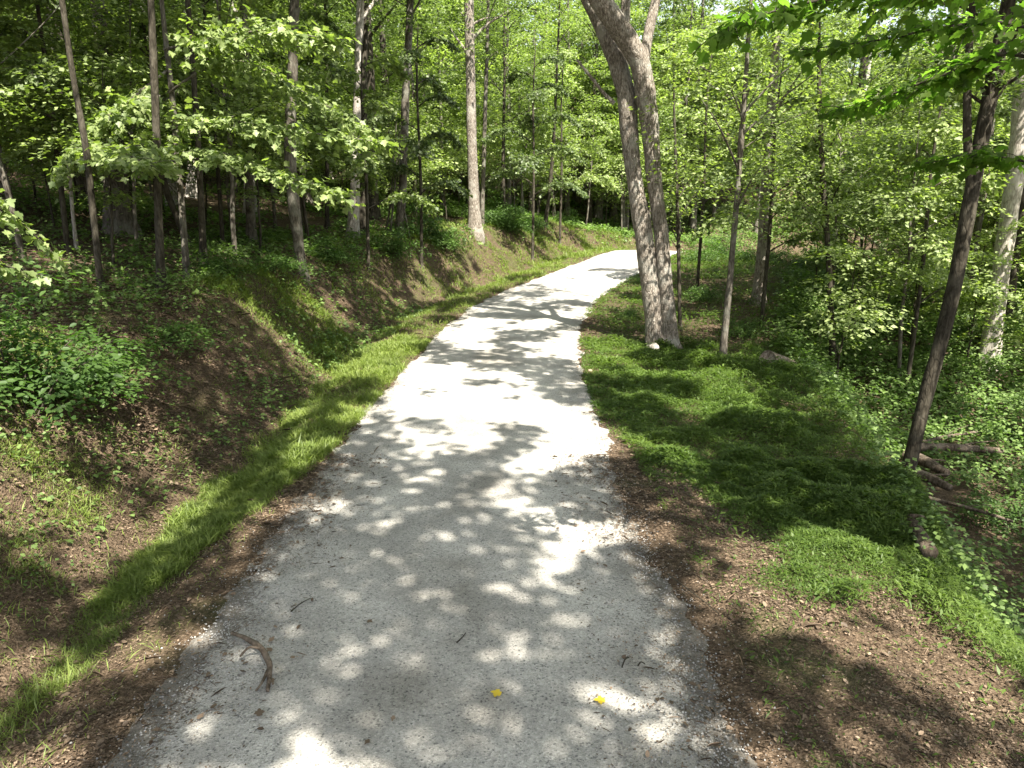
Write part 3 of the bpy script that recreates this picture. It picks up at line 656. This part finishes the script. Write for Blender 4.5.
# the double-stemmed tree by the path
def double_tree():
    base = at(655, 346); y = base[1]; dep = y * math.cos(PITCH) + (CAM_Z - base[2]) * math.sin(PITCH); k = .42 * dep / FPX
    e = thing('tree', 'large double trunked tree with crossing stems beside the gravel path', 'tree', base)
    def path(pts, dy): return np.array([atdepth(u, v, y + q) - base for (u, v), q in zip(pts, dy)])
    A = path([(656, 349), (653, 315), (648, 272), (642, 225), (634, 176), (629, 128), (627, 98), (617, 62), (605, 32), (590, 0), (563, -55)], [0, 0, 0, 0, .05, .1, .12, .18, .3, .4, .6])
    B = path([(671, 351), (668, 315), (664, 270), (660, 225), (654, 176), (650, 128), (646, 98), (639, 62), (621, 31), (600, 0), (568, -60)], [-.05, -.05, -.05, -.05, -.05, -.1, -.18, -.28, -.4, -.5, -.7])
    a = Wood(); a.add(A, np.array([20, 21, 21, 21, 18, 20, 21.5, 20, 19, 18, 14]) * k, 20, .08, .10, 3, smooth=8)
    a.add(path([(623, 92), (624, 55), (625, 20), (627, -30), (630, -120)], [.15, .2, .3, .4, .5]), np.array([12, 11.5, 11, 10, 6]) * k, 12, .06, seed=5, smooth=6)
    a.add(path([(614, 103), (603, 92), (590, 76), (577, 60)], [.1, 0, -.1, -.2]), np.array([5, 4, 3.4, 2.6]) * k, 8, .08, seed=8, smooth=4)
    link('trunk', a.mesh('trunk', BR), e)
    b = Wood(); b.add(B, np.array([18, 18, 17, 16.5, 17.5, 20, 21.5, 22, 23, 22, 17]) * k, 20, .08, .10, 9, smooth=8)
    b.add(path([(643, 70), (646, 48), (650, 25), (656, 0), (664, -40), (680, -130)], [-.28, -.2, -.1, 0, .1, .3]), np.array([13, 11.5, 11, 10, 9, 5]) * k, 12, .06, seed=2, smooth=6)
    link('trunk', b.mesh('trunk', BR), e)
    rg = np.random.default_rng(8); ns = 70
    cen = crown_points(ns, 3.0, 10.0, 16, rg); cen[:, 0] -= .5
    C, A_, N, S = sprays(cen, 40, .6, .09, .13, rg=rg); link('crown', leaf_mesh('crown', C, A_, N, S, LF), e)
    PLACED.append((base[0], base[1]))
double_tree()

# ------------------------------------------------------------------ repeated forest trees
def okay(x, y, dmin):
    return all((x - a) ** 2 + (y - b) ** 2 > dmin * dmin for a, b in PLACED)
def pix(x, y, z):
    c, s = math.cos(PITCH), math.sin(PITCH); dz = z - CAM_Z; dep = y * c - dz * s
    return 512 + FPX * x / dep, 384 - FPX * (y * s + dz * c) / dep
def fill_forest():
    rg = np.random.default_rng(21)
    LG, RG = 'forest trees on the left slope', 'forest trees in the right woods'
    def corridor(x, y):          # open lane from which the sun reaches the path, the far bend and the grass beyond the double trunk
        return -3.2 < x - .14 * max(0, y - 12) < 6.0 and y < 30
    def place(count, kinds, name, words_, cat, grp, y0, y1, clear, dmin, smin, smax, tl, ok):
        n = tries = 0
        while n < count and tries < 9000:
            tries += 1
            y = rg.uniform(y0, y1); x = rg.uniform(-1.02, 1.02) * (y * .74 + 3)
            lat = lateral(x, y)[0][0]
            if -lat < HW + clear[0] and lat < HW + clear[1]: continue
            if corridor(x, y) or not ok(x, y, lat) or not okay(x, y, dmin): continue
            k = int(rg.integers(0, len(kinds))); q = 0 if lat < 0 and x < 5 else 1
            place_kind(name, words_[q], cat, kinds[k], ('trunk', 'crown'), x, y, rg.uniform(smin, smax), grp[q], tilt=(rg.normal(0, tl), rg.normal(0, tl)))
            PLACED.append((x, y)); n += 1
        return n
    a = place(66, TALL, 'tree', ('leafy forest tree standing back in the woods left of the path', 'leafy forest tree standing back in the woods beyond the right verge'), 'tree', (LG, RG),
              17, 60, (4.6, 6.5), 2.3, .8, 1.1, .03, lambda x, y, l: (l < 0 and x < 5) or ((y > 24 or l > 13) and rg.random() < .3))
    b = place(120, FARK, 'tree', ('densely leaved tree low branched to the ground far up the left woods', 'densely leaved tree low branched to the ground far off in the right woods'), 'tree',
              ('dense trees far up the left woods', 'dense trees far off in the right woods'), 33, 85, (6, 8), 2.5, .9, 1.4, .02, lambda x, y, l: l > 0 or y > 36)
    c = [place(n_, UNDER, 'sapling', ('young understory tree with thin stem on the wooded slope left of the path', 'young understory tree with thin stem in the right woods'), 'sapling',
              ('understory trees on the left slope', 'understory trees in the right woods'), 14, 50, (4.6, 6.5), 1.5, .85, 1.35, .05, f_) for n_, f_ in ((26, lambda x, y, l: l < 0 and y < 23), (95, lambda x, y, l: l < 0 and x < 5), (125, lambda x, y, l: x > 5 and (y > 26 or (l > 8 and y > 18 and rg.random() < .22))))]
    return a, b, c
print('forest', fill_forest())

# ------------------------------------------------------------------ unseen trees overhead and behind the viewer, leaves placed to cast the dappled shade
def shade_target(x, y, lat, yn):
    sL, sR = -lat - HW, lat - HW
    road = np.interp(yn, [0, 5, 6, 7, 8, 9.5, 12, 16, 19, 21.5, 23.5, 25, 26.5], [.965, .945, .885, .77, .65, .54, .40, .34, .36, .24, .42, .35, .02])
    left = np.where(sL < 1.6, np.interp(yn, [0, 8, 12, 26], [.42, .24, .26, .30]), np.where(yn < 14, .90, np.interp(yn, [14, 20, 28, 40], [.80, .66, .55, .45])))
    left = np.where(sL > 4.5, np.interp(yn, [4, 14, 26, 40], [.92, .88, .70, .5]), left)
    left = np.where((x < -2.4) & (x > -10) & (y > 14.2) & (y < 19.5), .30, left)
    left = np.where(np.hypot(x + 5.4, y - 8.3) < 1.25, .05, left)
    left = np.where((x < -3.3) & (x > -6) & (y > 4.6) & (y < 7.2), .2, left)
    left = np.where((sL < 1) & (y < 4.6), .4, left); road = np.where((x < -.7) & (y < 4.3), .74, road)
    right = np.where(yn < 6.5, .50, np.where(sR > 1.1, .94, .68))
    right = np.where((yn > 11) & (sR < 3.0), .34, right)
    right = np.where((yn > 16.5), .30, right); right = np.where(np.hypot(x - 2.6, y - 19) < 2.4, .12, right)
    right = np.where((sR > shoulder(yn)) & (yn > 9), np.interp(yn, [9, 13, 17], [.97, .60, .30]), right)
    S = np.where(np.abs(lat) < HW, road, np.where(lat < 0, left, right))
    xb, yb = at(658, 346)[:2]      # a gap in the leaves lets the sun on to the twin trunk
    return np.where((np.abs(x - (xb - .467 * (y - yb))) < .75) & (y > yb - .3) & (y < yb + 4.5), .14, S)
CANOPY = []
def shade_trees():
    trunks = [(-8.6, -2.5), (-3.9, -6.5), (4.6, -5.0), (8.2, .6), (-9.5, 4.6), (10.8, 5.6), (1.8, -11), (-13.5, 9.5), (13.5, 12.5), (-7.5, 9.0), (-4.5, 16.5)]
    trunks = [t for t in trunks if not (t[1] > 7 and abs(t[0]) < 8)]
    st = .17
    X, Y = np.meshgrid(np.arange(-16, 15, st), np.arange(1.5, 31, st)); X = X.ravel() + rng.uniform(-.5, .5, X.size) * st; Y = Y.ravel() + rng.uniform(-.5, .5, len(X)) * st
    lat, yn = lateral(X, Y); S = shade_target(X, Y, lat, yn)
    # two scales of clump so that both broad bands and small sun spots appear
    nz = .55 * fbm(X * .95 + 3, Y * .75, 401, 2) + .45 * fbm(X * 1.9, Y * 1.5, 405, 2)
    rk = np.zeros(len(nz)); band = np.floor(Y / 1.6).astype(int)
    for b_ in np.unique(band):
        q_ = band == b_; near_ = q_ & (np.abs(lat) < 4.5)
        rk[q_] = np.searchsorted(np.sort(nz[near_]), nz[q_]) / max(1, near_.sum())
    keep = rk < S
    X, Y = X[keep], Y[keep]; Z = H(X, Y)
    hgt = rng.uniform(11.0, 17.0, len(X))
    tt = hgt / SUN[2]
    C = np.stack([X + SUN[0] * tt, Y + SUN[1] * tt, Z + SUN[2] * tt], 1)  # crown leaves set sunward of each ground point meant to be shaded
    T = np.array(trunks); own = ((C[:, None, :2] - T[None]) ** 2).sum(2).argmin(1)
    names = ['smooth grey', 'forked brown', 'tall brown', 'straight grey', 'mossy dark', 'broad grey', 'old ridged', 'slim dark', 'thick brown']
    for k, (tx, ty) in enumerate(trunks):
        q = C[own == k]
        if len(q) < 20: continue
        b = np.array([tx, ty, h1(tx, ty)])
        e = thing('tree', 'unseen canopy tree outside the picture with leaves placed to cast dappled shade', 'tree', b, 'unseen canopy trees with crowns shaped to shade the ground')
        q = q - b; wd = Wood(); rg = np.random.default_rng(500 + k); cen = q.mean(0)
        fork = np.array([cen[0] * .10, cen[1] * .10, 6.5])
        topz = np.array([cen[0] * .35, cen[1] * .35, 11.5])
        wd.add([np.array([0, 0, -.2]), np.array([.1, 0, 3.]), fork, topz], [.26, .22, .19, .08], 12, .08, .3, k, smooth=6)
        for j in rg.permutation(len(q))[:12]:
            p = q[j]; s = fork + (topz - fork) * rg.uniform(-.1, .9); L_ = np.linalg.norm(p - s); wd.add([s, s * .7 + p * .3 + rg.normal(0, .07, 3) * L_, s * .35 + p * .65 + rg.normal(0, .08, 3) * L_ + [0, 0, .3], p], [.055, .04, .025, .006], 6, 0, smooth=4)
        link('trunk', wd.mesh('trunk', M['bark_grey' if k % 2 else 'bark_dark']), e)
        n = 6; c = np.repeat(q, n, 0) + rg.normal(0, .10, (len(q) * n, 3))
        az = rg.random(len(c)) * 6.28
        A = np.stack([np.cos(az), np.sin(az), rg.normal(-.2, .25, len(c))], 1); N = np.stack([SUN[0] * .5 + rg.normal(0, .35, len(c)), SUN[1] * .5 + rg.normal(0, .35, len(c)), np.ones(len(c))], 1)
        link('crown', leaf_mesh('crown', c, A, N, .15 + .08 * rg.random(len(c)), LF, 'oval', width=1.25), e)
shade_trees()

# ------------------------------------------------------------------ shrubs
def shrubs():
    def sh(label, u, v, k, s, sz=1.0, group=None):
        p = at(u, v); place_kind('shrub', label, 'shrub', SHRUB[k], ('stems', 'foliage'), p[0], p[1], s, group, sz)
    sh('large broad leaved shrub in deep shade at the left edge', 22, 410, 2, .85)
    sh('dense dark shrub spilling over the left bank beside the large edge shrub', 95, 385, 0, .8, .7)
    sh('low dark shrub uphill behind the left edge shrubs', 160, 345, 1, .8, .7)
    sh('sunlit yellow green shrub under the pale trunk above the bank', 330, 262, 0, .8, .75)
    sh('leafy shrub at the foot of the vine wrapped trunk', 395, 256, 0, .9)
    sh('round shrub on the bank between the vine wrapped and rough trunks', 440, 247, 0, 1.0)
    sh('small shrub on the bank left of the sunlit yellow green one', 268, 268, 1, .9, .6)
    sh('small shrub hugging the left side of the double trunk', 632, 318, 1, .55)
    sh('pale leafed shrub in the sunny grass between the two slim trees', 705, 300, 1, .8)
    sh('low round shrub in front of the leaf ringed trunk', 745, 335, 1, .75)
    for (u, v, k, s) in ((790, 325, 1, .7), (935, 400, 1, .8), (1005, 440, 1, .7), (1000, 520, 1, .8), (960, 340, 1, .8), (700, 262, 0, .9), (722, 258, 0, 1.0), (748, 262, 1, 1.0), (775, 262, 0, .8), (805, 272, 1, .9), (860, 345, 1, .6)):
        sh('green woodland shrub in the low ground right of the grass shoulder', u, v, k, s, group='shrubs in the right woods')
    for (u, v, k, s) in ((510, 232, 0, 1.0), (530, 228, 1, 1.0), (565, 225, 0, .9), (222, 275, 1, .7), (420, 236, 2, .9), (500, 226, 2, 1.0)):
        sh('dark woodland shrub along the top of the left bank', u, v, k, s, group='shrubs along the left bank')
shrubs()

# ------------------------------------------------------------------ near boughs with big leaves
def bough_tree(label, trunk_xy, r0, boughs, lm, lsize, seed, hgt=9.0, bark=BD):
    rg = np.random.default_rng(seed); b = np.array([*trunk_xy, h1(*trunk_xy)]); e = thing('maple_tree', label, 'tree', b)
    wd = Wood(); wd.add([np.array([0, 0, -.2]), np.array([.05, .03, hgt * .4]), np.array([0, .1, hgt * .75]), np.array([.1, .1, hgt])], [r0, r0 * .85, r0 * .6, r0 * .2], 10, .08, r0, seed, smooth=6)
    Cs, As, Ns = [], [], []
    for pts, rad, dens, spread in boughs:
        P = np.array([np.asarray(p, float) - b for p in pts]); wd.add(P, np.linspace(rad, rad * .25, len(P)), 6, .05, seed=seed, smooth=6)
        Pd = catmull(P, 12); n0 = len(Pd) // 5
        for j in range(n0, len(Pd)):
            t = norm(Pd[min(j + 1, len(Pd) - 1)] - Pd[j - 1]); side = norm(np.cross(t, UP))
            for q in range(dens):
                l = spread * rg.uniform(.1, 1) * (1.1 - .6 * j / len(Pd)); sg = rg.choice([-1, 1])
                d = norm(side * sg + t * rg.uniform(.2, 1.0) + UP * rg.normal(-.18, .36)); tip = Pd[j] + d * l
                if q == 0: wd.add([Pd[j], (Pd[j] + tip) / 2 + UP * .02, tip], [rad * .22, rad * .15, .003], 4, 0, smooth=2)
                m = max(1, int(l / .11))
                for a in range(m):
                    f = (a + rg.random()) / m; Cs.append(Pd[j] + d * l * f + rg.normal(0, .025, 3)); As.append(d + side * rg.normal(0, .7) + t * rg.normal(0, .5) + UP * rg.normal(-.45, .35)); Ns.append(UP + rg.normal(0, .42, 3))
    link('trunk', wd.mesh('trunk', bark), e)
    Cs = np.array(Cs); link('crown', leaf_mesh('crown', Cs, np.array(As), np.array(Ns), lsize * (.7 + .6 * rg.random(len(Cs))), lm, 'maple'), e)
D = atdepth
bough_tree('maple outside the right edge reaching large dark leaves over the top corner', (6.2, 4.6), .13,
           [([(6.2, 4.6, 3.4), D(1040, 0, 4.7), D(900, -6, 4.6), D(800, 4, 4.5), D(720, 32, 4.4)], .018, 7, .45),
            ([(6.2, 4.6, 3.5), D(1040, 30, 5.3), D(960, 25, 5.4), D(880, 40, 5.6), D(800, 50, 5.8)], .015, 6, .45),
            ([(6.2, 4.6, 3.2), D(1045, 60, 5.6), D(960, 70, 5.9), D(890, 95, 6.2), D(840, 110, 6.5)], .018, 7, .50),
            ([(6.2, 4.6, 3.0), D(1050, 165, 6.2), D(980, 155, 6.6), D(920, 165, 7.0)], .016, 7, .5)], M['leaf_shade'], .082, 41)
bough_tree('maple outside the left edge holding a sunlit spray of leaves into view', (-6.6, 5.4), .11,
           [([(-6.6, 5.4, 3.6), D(-60, 190, 6.6), D(10, 215, 6.9), D(62, 262, 7.2)], .02, 4, .42), ([(-6.6, 5.4, 3.2), D(-70, 250, 6.4), D(-10, 262, 6.7), D(40, 275, 6.9)], .02, 3, .35)], LB, .09, 42)
bough_tree('young maple with layered bright yellow green boughs hanging over the left bank', (-6.9, 15.2), .07,
           [([(-6.9, 15.2, 5.6), D(230, 60, 14.6), D(300, 90, 14.4), D(365, 130, 14.2)], .03, 9, 1.15), ([(-6.9, 15.2, 4.9), D(220, 120, 14.2), D(290, 130, 13.8), D(380, 142, 13.6)], .03, 9, 1.15),
            ([(-6.9, 15.2, 4.4), D(210, 150, 14.2), D(270, 170, 13.8), D(340, 195, 13.6)], .03, 9, 1.05), ([(-6.9, 15.2, 6.0), D(130, 100, 14.2), D(90, 130, 13.6), D(60, 170, 13.2)], .03, 9, 1.05),
            ([(-6.9, 15.2, 4.2), D(140, 150, 13.6), D(120, 150, 12.8), D(150, 165, 12.0)], .03, 9, 1.05), ([(-6.9, 15.2, 6.4), D(210, 40, 14.2), D(270, 30, 13.4), D(330, 40, 12.8)], .03, 9, 1.15)], LB, .125, 43, 7.5, BG)

def layered_maple(label, x, y, h, reach, n, seed, lm=None, bark=BD):
    rg = np.random.default_rng(seed); b = np.array([x, y, h1(x, y)]); bl = []
    for q in range(n):
        t = .28 + .68 * (q + rg.random() * .6) / n; a = q * 2.4 + rg.normal(0, .3); r = reach * (1.1 - .6 * t) * rg.uniform(.8, 1.15)
        s = b + [0, .1 * t, h * t * .98]; d = np.array([math.cos(a), math.sin(a), 0]); sd = np.array([-d[1], d[0], 0]) * rg.normal(0, .15)
        bl.append(([s, s + d * r * .4 + sd * r + UP * r * .22, s + d * r * .75 + sd * r * 1.6 + UP * r * .2, s + d * r + sd * r * 2 + UP * r * .02], .016 + .004 * r, 6, .42 * r))
    bough_tree(label, (x, y), .03 + .004 * h, bl, lm or LB, .115, seed, h, bark)
for k, (lab, x, y, h, r, n) in enumerate((
    ('young maple with tiered leafy boughs in front of the thick flared trunk', -9.6, 15.6, 7.2, 2.3, 9),     ('young maple with low tiered boughs behind the straight brown trunk', -8.2, 20.5, 7.6, 2.5, 10), ('spreading young maple at the far left of the shady slope', -16.5, 21.5, 8.8, 2.8, 11), ('young maple with drooping boughs behind the dark curved trunk', -7.4, 25.5, 8.4, 2.6, 10),
    ('tall young maple with wide boughs at the upper left of the slope', -13.2, 18.5, 8.5, 2.6, 10),
    ('young maple with hanging boughs between the vine wrapped and rough trunks', -4.6, 23.0, 7.0, 2.4, 9), ('young maple leafing out just left of the tall rough trunk on the bank', -3.4, 27.0, 8.5, 2.5, 9),
    ('sunlit young maple right of the slim sun flecked tree', 7.2, 20.4, 7.4, 2.4, 10), ('bright young maple leafing between the dark upright stem and the tall grey trunk', 10.6, 18.6, 8.2, 2.4, 9),
    ('broad young maple behind the silvery hollow trunk', 16.6, 24.0, 8.8, 2.8, 10), ('sunlit maple crowding the inside of the far bend behind the double trunk', 7.0, 27.0, 8.8, 2.7, 10),
    ('pale green maple hanging over the far end of the path', 2.6, 39.5, 10.0, 3.2, 11), ('tall leafy maple above the bank left of the white far trunk', 1.0, 35.5, 10.0, 3.0, 11))):
    layered_maple(lab, x, y, h, r, n, 60 + k, LB if k % 3 else LF)

# ------------------------------------------------------------------ dead wood, sticks and leaves
def log_thing(name, label, cat, p0, p1, r0, r1, mat, bend=0.0, parts=(), sides=12, lift=0):
    p0, p1 = np.asarray(p0, float), np.asarray(p1, float); b = p0.copy()
    wd = Wood(); mid = (p0 + p1) / 2 + np.array([0, 0, bend]); wd.add(np.array([p0, mid, p1]) - b, [r0, (r0 + r1) / 2, r1], sides, .12, 0, int(p0[0] * 31) % 50, smooth=6)
    for pts, r in parts: wd.add(np.asarray(pts, float) - b, np.linspace(r, r * .4, len(pts)), 7, .08, smooth=4)
    return tag(link(name, wd.mesh(name, mat), None, b), label, cat)
def g(u, v, dz=0.0): p = at(u, v); return p + np.array([0, 0, dz])
log_thing('fallen_log', 'brown fallen log lying behind the grass shoulder beside the dark upright stem', 'log', g(766, 374, .34), g(830, 390, .30), .19, .14, M['deadwood'])
log_thing('fallen_log', 'short pale split log lying in the grass at the edge of the hollow', 'log', g(890, 512, .14), g(928, 572, .20), 0.10, .075, M['rotten_wood'], .02, [([g(905, 536, .2), g(912, 542, .3), g(925, 546, .32)], .03)])
log_thing('fallen_log', 'straight mossy log sliding down into the dark hollow', 'log', g(912, 500, .24), g(952, 566, .22), .14, .12, M['moss_wood'])
for lab, a, b_, r in (('weathered dead branch lying topmost on the brush below the leaning trunk', (912, 462), (1000, 466), .055), ('curved grey dead branch directly behind the foot of the leaning trunk', (905, 470), (945, 490), .07),
                      ('broken dead branch lowest in the brush beside the leaning trunk foot', (908, 488), (948, 505), .06), ('thin dead branch slanting up out of the brush heap', (908, 460), (975, 446), .025), ('thin dead twig lying lower right of the brush heap', (925, 515), (1010, 540), .02)):
    p, q = g(*a, .34), g(*b_, .34); q = p + (q - p) * min(1, 2.6 / np.linalg.norm(q - p))
    log_thing('dead_branch', lab, 'branch', p, q, r * 2.0, r * 1.2, M['rotten_wood'], .03, [([p * .6 + q * .4, p * .35 + q * .65 + [.06, .08, .12], p * .1 + q * .9 + [.16, .2, .16]], r * .5)], 9)
def snag():
    b = at(77, 250); k = (b[1] * math.cos(PITCH)) / FPX; P = np.array([atdepth(u, v, b[1]) - b for u, v in ((77, 252), (73, 215), (71, 185), (70, 158))])
    wd = Wood(); wd.add(P, np.array([2.2, 1.8, 1.6, 1.0]) * k, 7, .15, smooth=5)
    for u0, v0, u1, v1 in ((70, 162, 62, 161), (70, 163, 79, 158), (71, 176, 65, 173)): wd.add([atdepth(u0, v0, b[1]) - b, atdepth((u0 + u1) / 2, (v0 + v1) / 2 + 1, b[1]) - b, atdepth(u1, v1, b[1]) - b], [k, .8 * k, .5 * k], 5, smooth=3)
    e = thing('dead_sapling', 'bleached dead sapling with stubby twigs on the left slope', 'dead tree', b); link('trunk', wd.mesh('trunk', M['bark_pale']), e)
snag()
def on_path(u, v, dz=.03):
    d = ray(u, v); t = (CAM_Z - .045) / -d[2]; p = d * t; return np.array([p[0], p[1], .05 * (1 - min(1, abs(p[0] + .48) / HW) ** 2) + .019 + dz])
P = [on_path(232, 634, .02), on_path(248, 642, .03), on_path(262, 655, .05), on_path(270, 672, .04), on_path(268, 694, .015)]
wd = Wood(); b = P[0].copy(); wd.add(np.array(P) - b, [.014, .018, .021, .019, .010], 8, .3, smooth=6); wd.add(np.array([P[2], on_path(250, 656, .07), on_path(240, 660, .03)]) - b, [.014, .010, .006], 6, .2)
wd.add(np.array([P[3], on_path(262, 688, .03), on_path(256, 694, .02)]) - b, [.014, .009, .006], 6, .2)
tag(link('stick', wd.mesh('stick', M['rotten_wood']), None, b), 'crooked brown stick with side twigs lying on the left edge of the gravel', 'stick')
for lab, pts in (('short straight twig lying on the gravel above the crooked stick', ((291, 612), (301, 604), (311, 599))), ('tiny dark twig on the gravel right of centre', ((457, 646), (463, 640), (466, 636))),
                 ('thin pale twig along the right edge of the gravel', ((668, 572), (690, 588), (718, 610))), ('short dark twig near the two small yellow leaves', ((622, 668), (625, 660), (629, 658))), ('small bent twig on the gravel beside the short dark one', ((638, 666), (641, 662), (645, 664)))):
    Q = np.array([on_path(*p, .004) for p in pts]); wd = Wood(); b = Q[0].copy(); wd.add(Q - b, [.006, .005, .003], 5, .1); tag(link('twig', wd.mesh('twig', M['bark_dark']), None, b), lab, 'twig')
for lab, u, v in (('yellow fallen leaf on the shaded gravel left of the other yellow leaf', 501, 698), ('yellow fallen leaf on the shaded gravel near the right twigs', 605, 702)):
    p = on_path(u, v, .004); az = rng.random() * 6
    me = leaf_mesh('fallen_leaf', np.zeros((1, 3)), np.array([[math.cos(az), math.sin(az), .1]]), np.array([[.1, -.1, 1.]]), .075, M['yellow'], 'maple'); tag(link('fallen_leaf', me, None, p), lab, 'leaf')
proto = None
for q in range(22):
    u, v = rng.uniform(190, 700), rng.uniform(560, 766)
    if rng.random() < .6: u = rng.choice([rng.uniform(170, 300), rng.uniform(600, 730)])
    p = on_path(u, v, .006)
    if proto is None:
        proto = link('fallen_leaf', leaf_mesh('fallen_leaf', np.zeros((1, 3)), np.array([[1., .2, .15]]), np.array([[.1, -.2, 1.]]), .055, M['litter'], 'maple', np.array([.35]))); o = proto
        tag(proto, 'curled brown dead leaf lying on the near gravel', 'leaf', 'brown leaves scattered on the gravel')
    else: o = proto.copy(); COL.objects.link(o)
    o.location = p; o.rotation_euler = (rng.normal(0, .25), rng.normal(0, .25), rng.random() * 6.28); k_ = rng.uniform(.6, 1.3); o.scale = (k_, k_ * rng.uniform(.6, 1), k_)
def stones():
    import bmesh
    for lab, u, v, s in (('pale pinkish stone lying between the feet of the double trunk', 650, 350, .17), ('small pale stone left of the pinkish one at the double trunk', 642, 352, .10)):
        bm = bmesh.new(); bmesh.ops.create_icosphere(bm, subdivisions=3, radius=s)
        for vv in bm.verts: vv.co *= 1 + .35 * mnoise.noise(vv.co * (2.2 / s) * .5 + Vector((u, 0, 0))); vv.co.z *= .9
        me = bpy.data.meshes.new('stone'); bm.to_mesh(me); bm.free(); me.materials.append(M['bark_pale'])
        p = at(u, v); p[1] -= .25; p[2] = h1(p[0], p[1]) + s * .5; tag(link('stone', me, None, p), lab, 'stone')
stones()
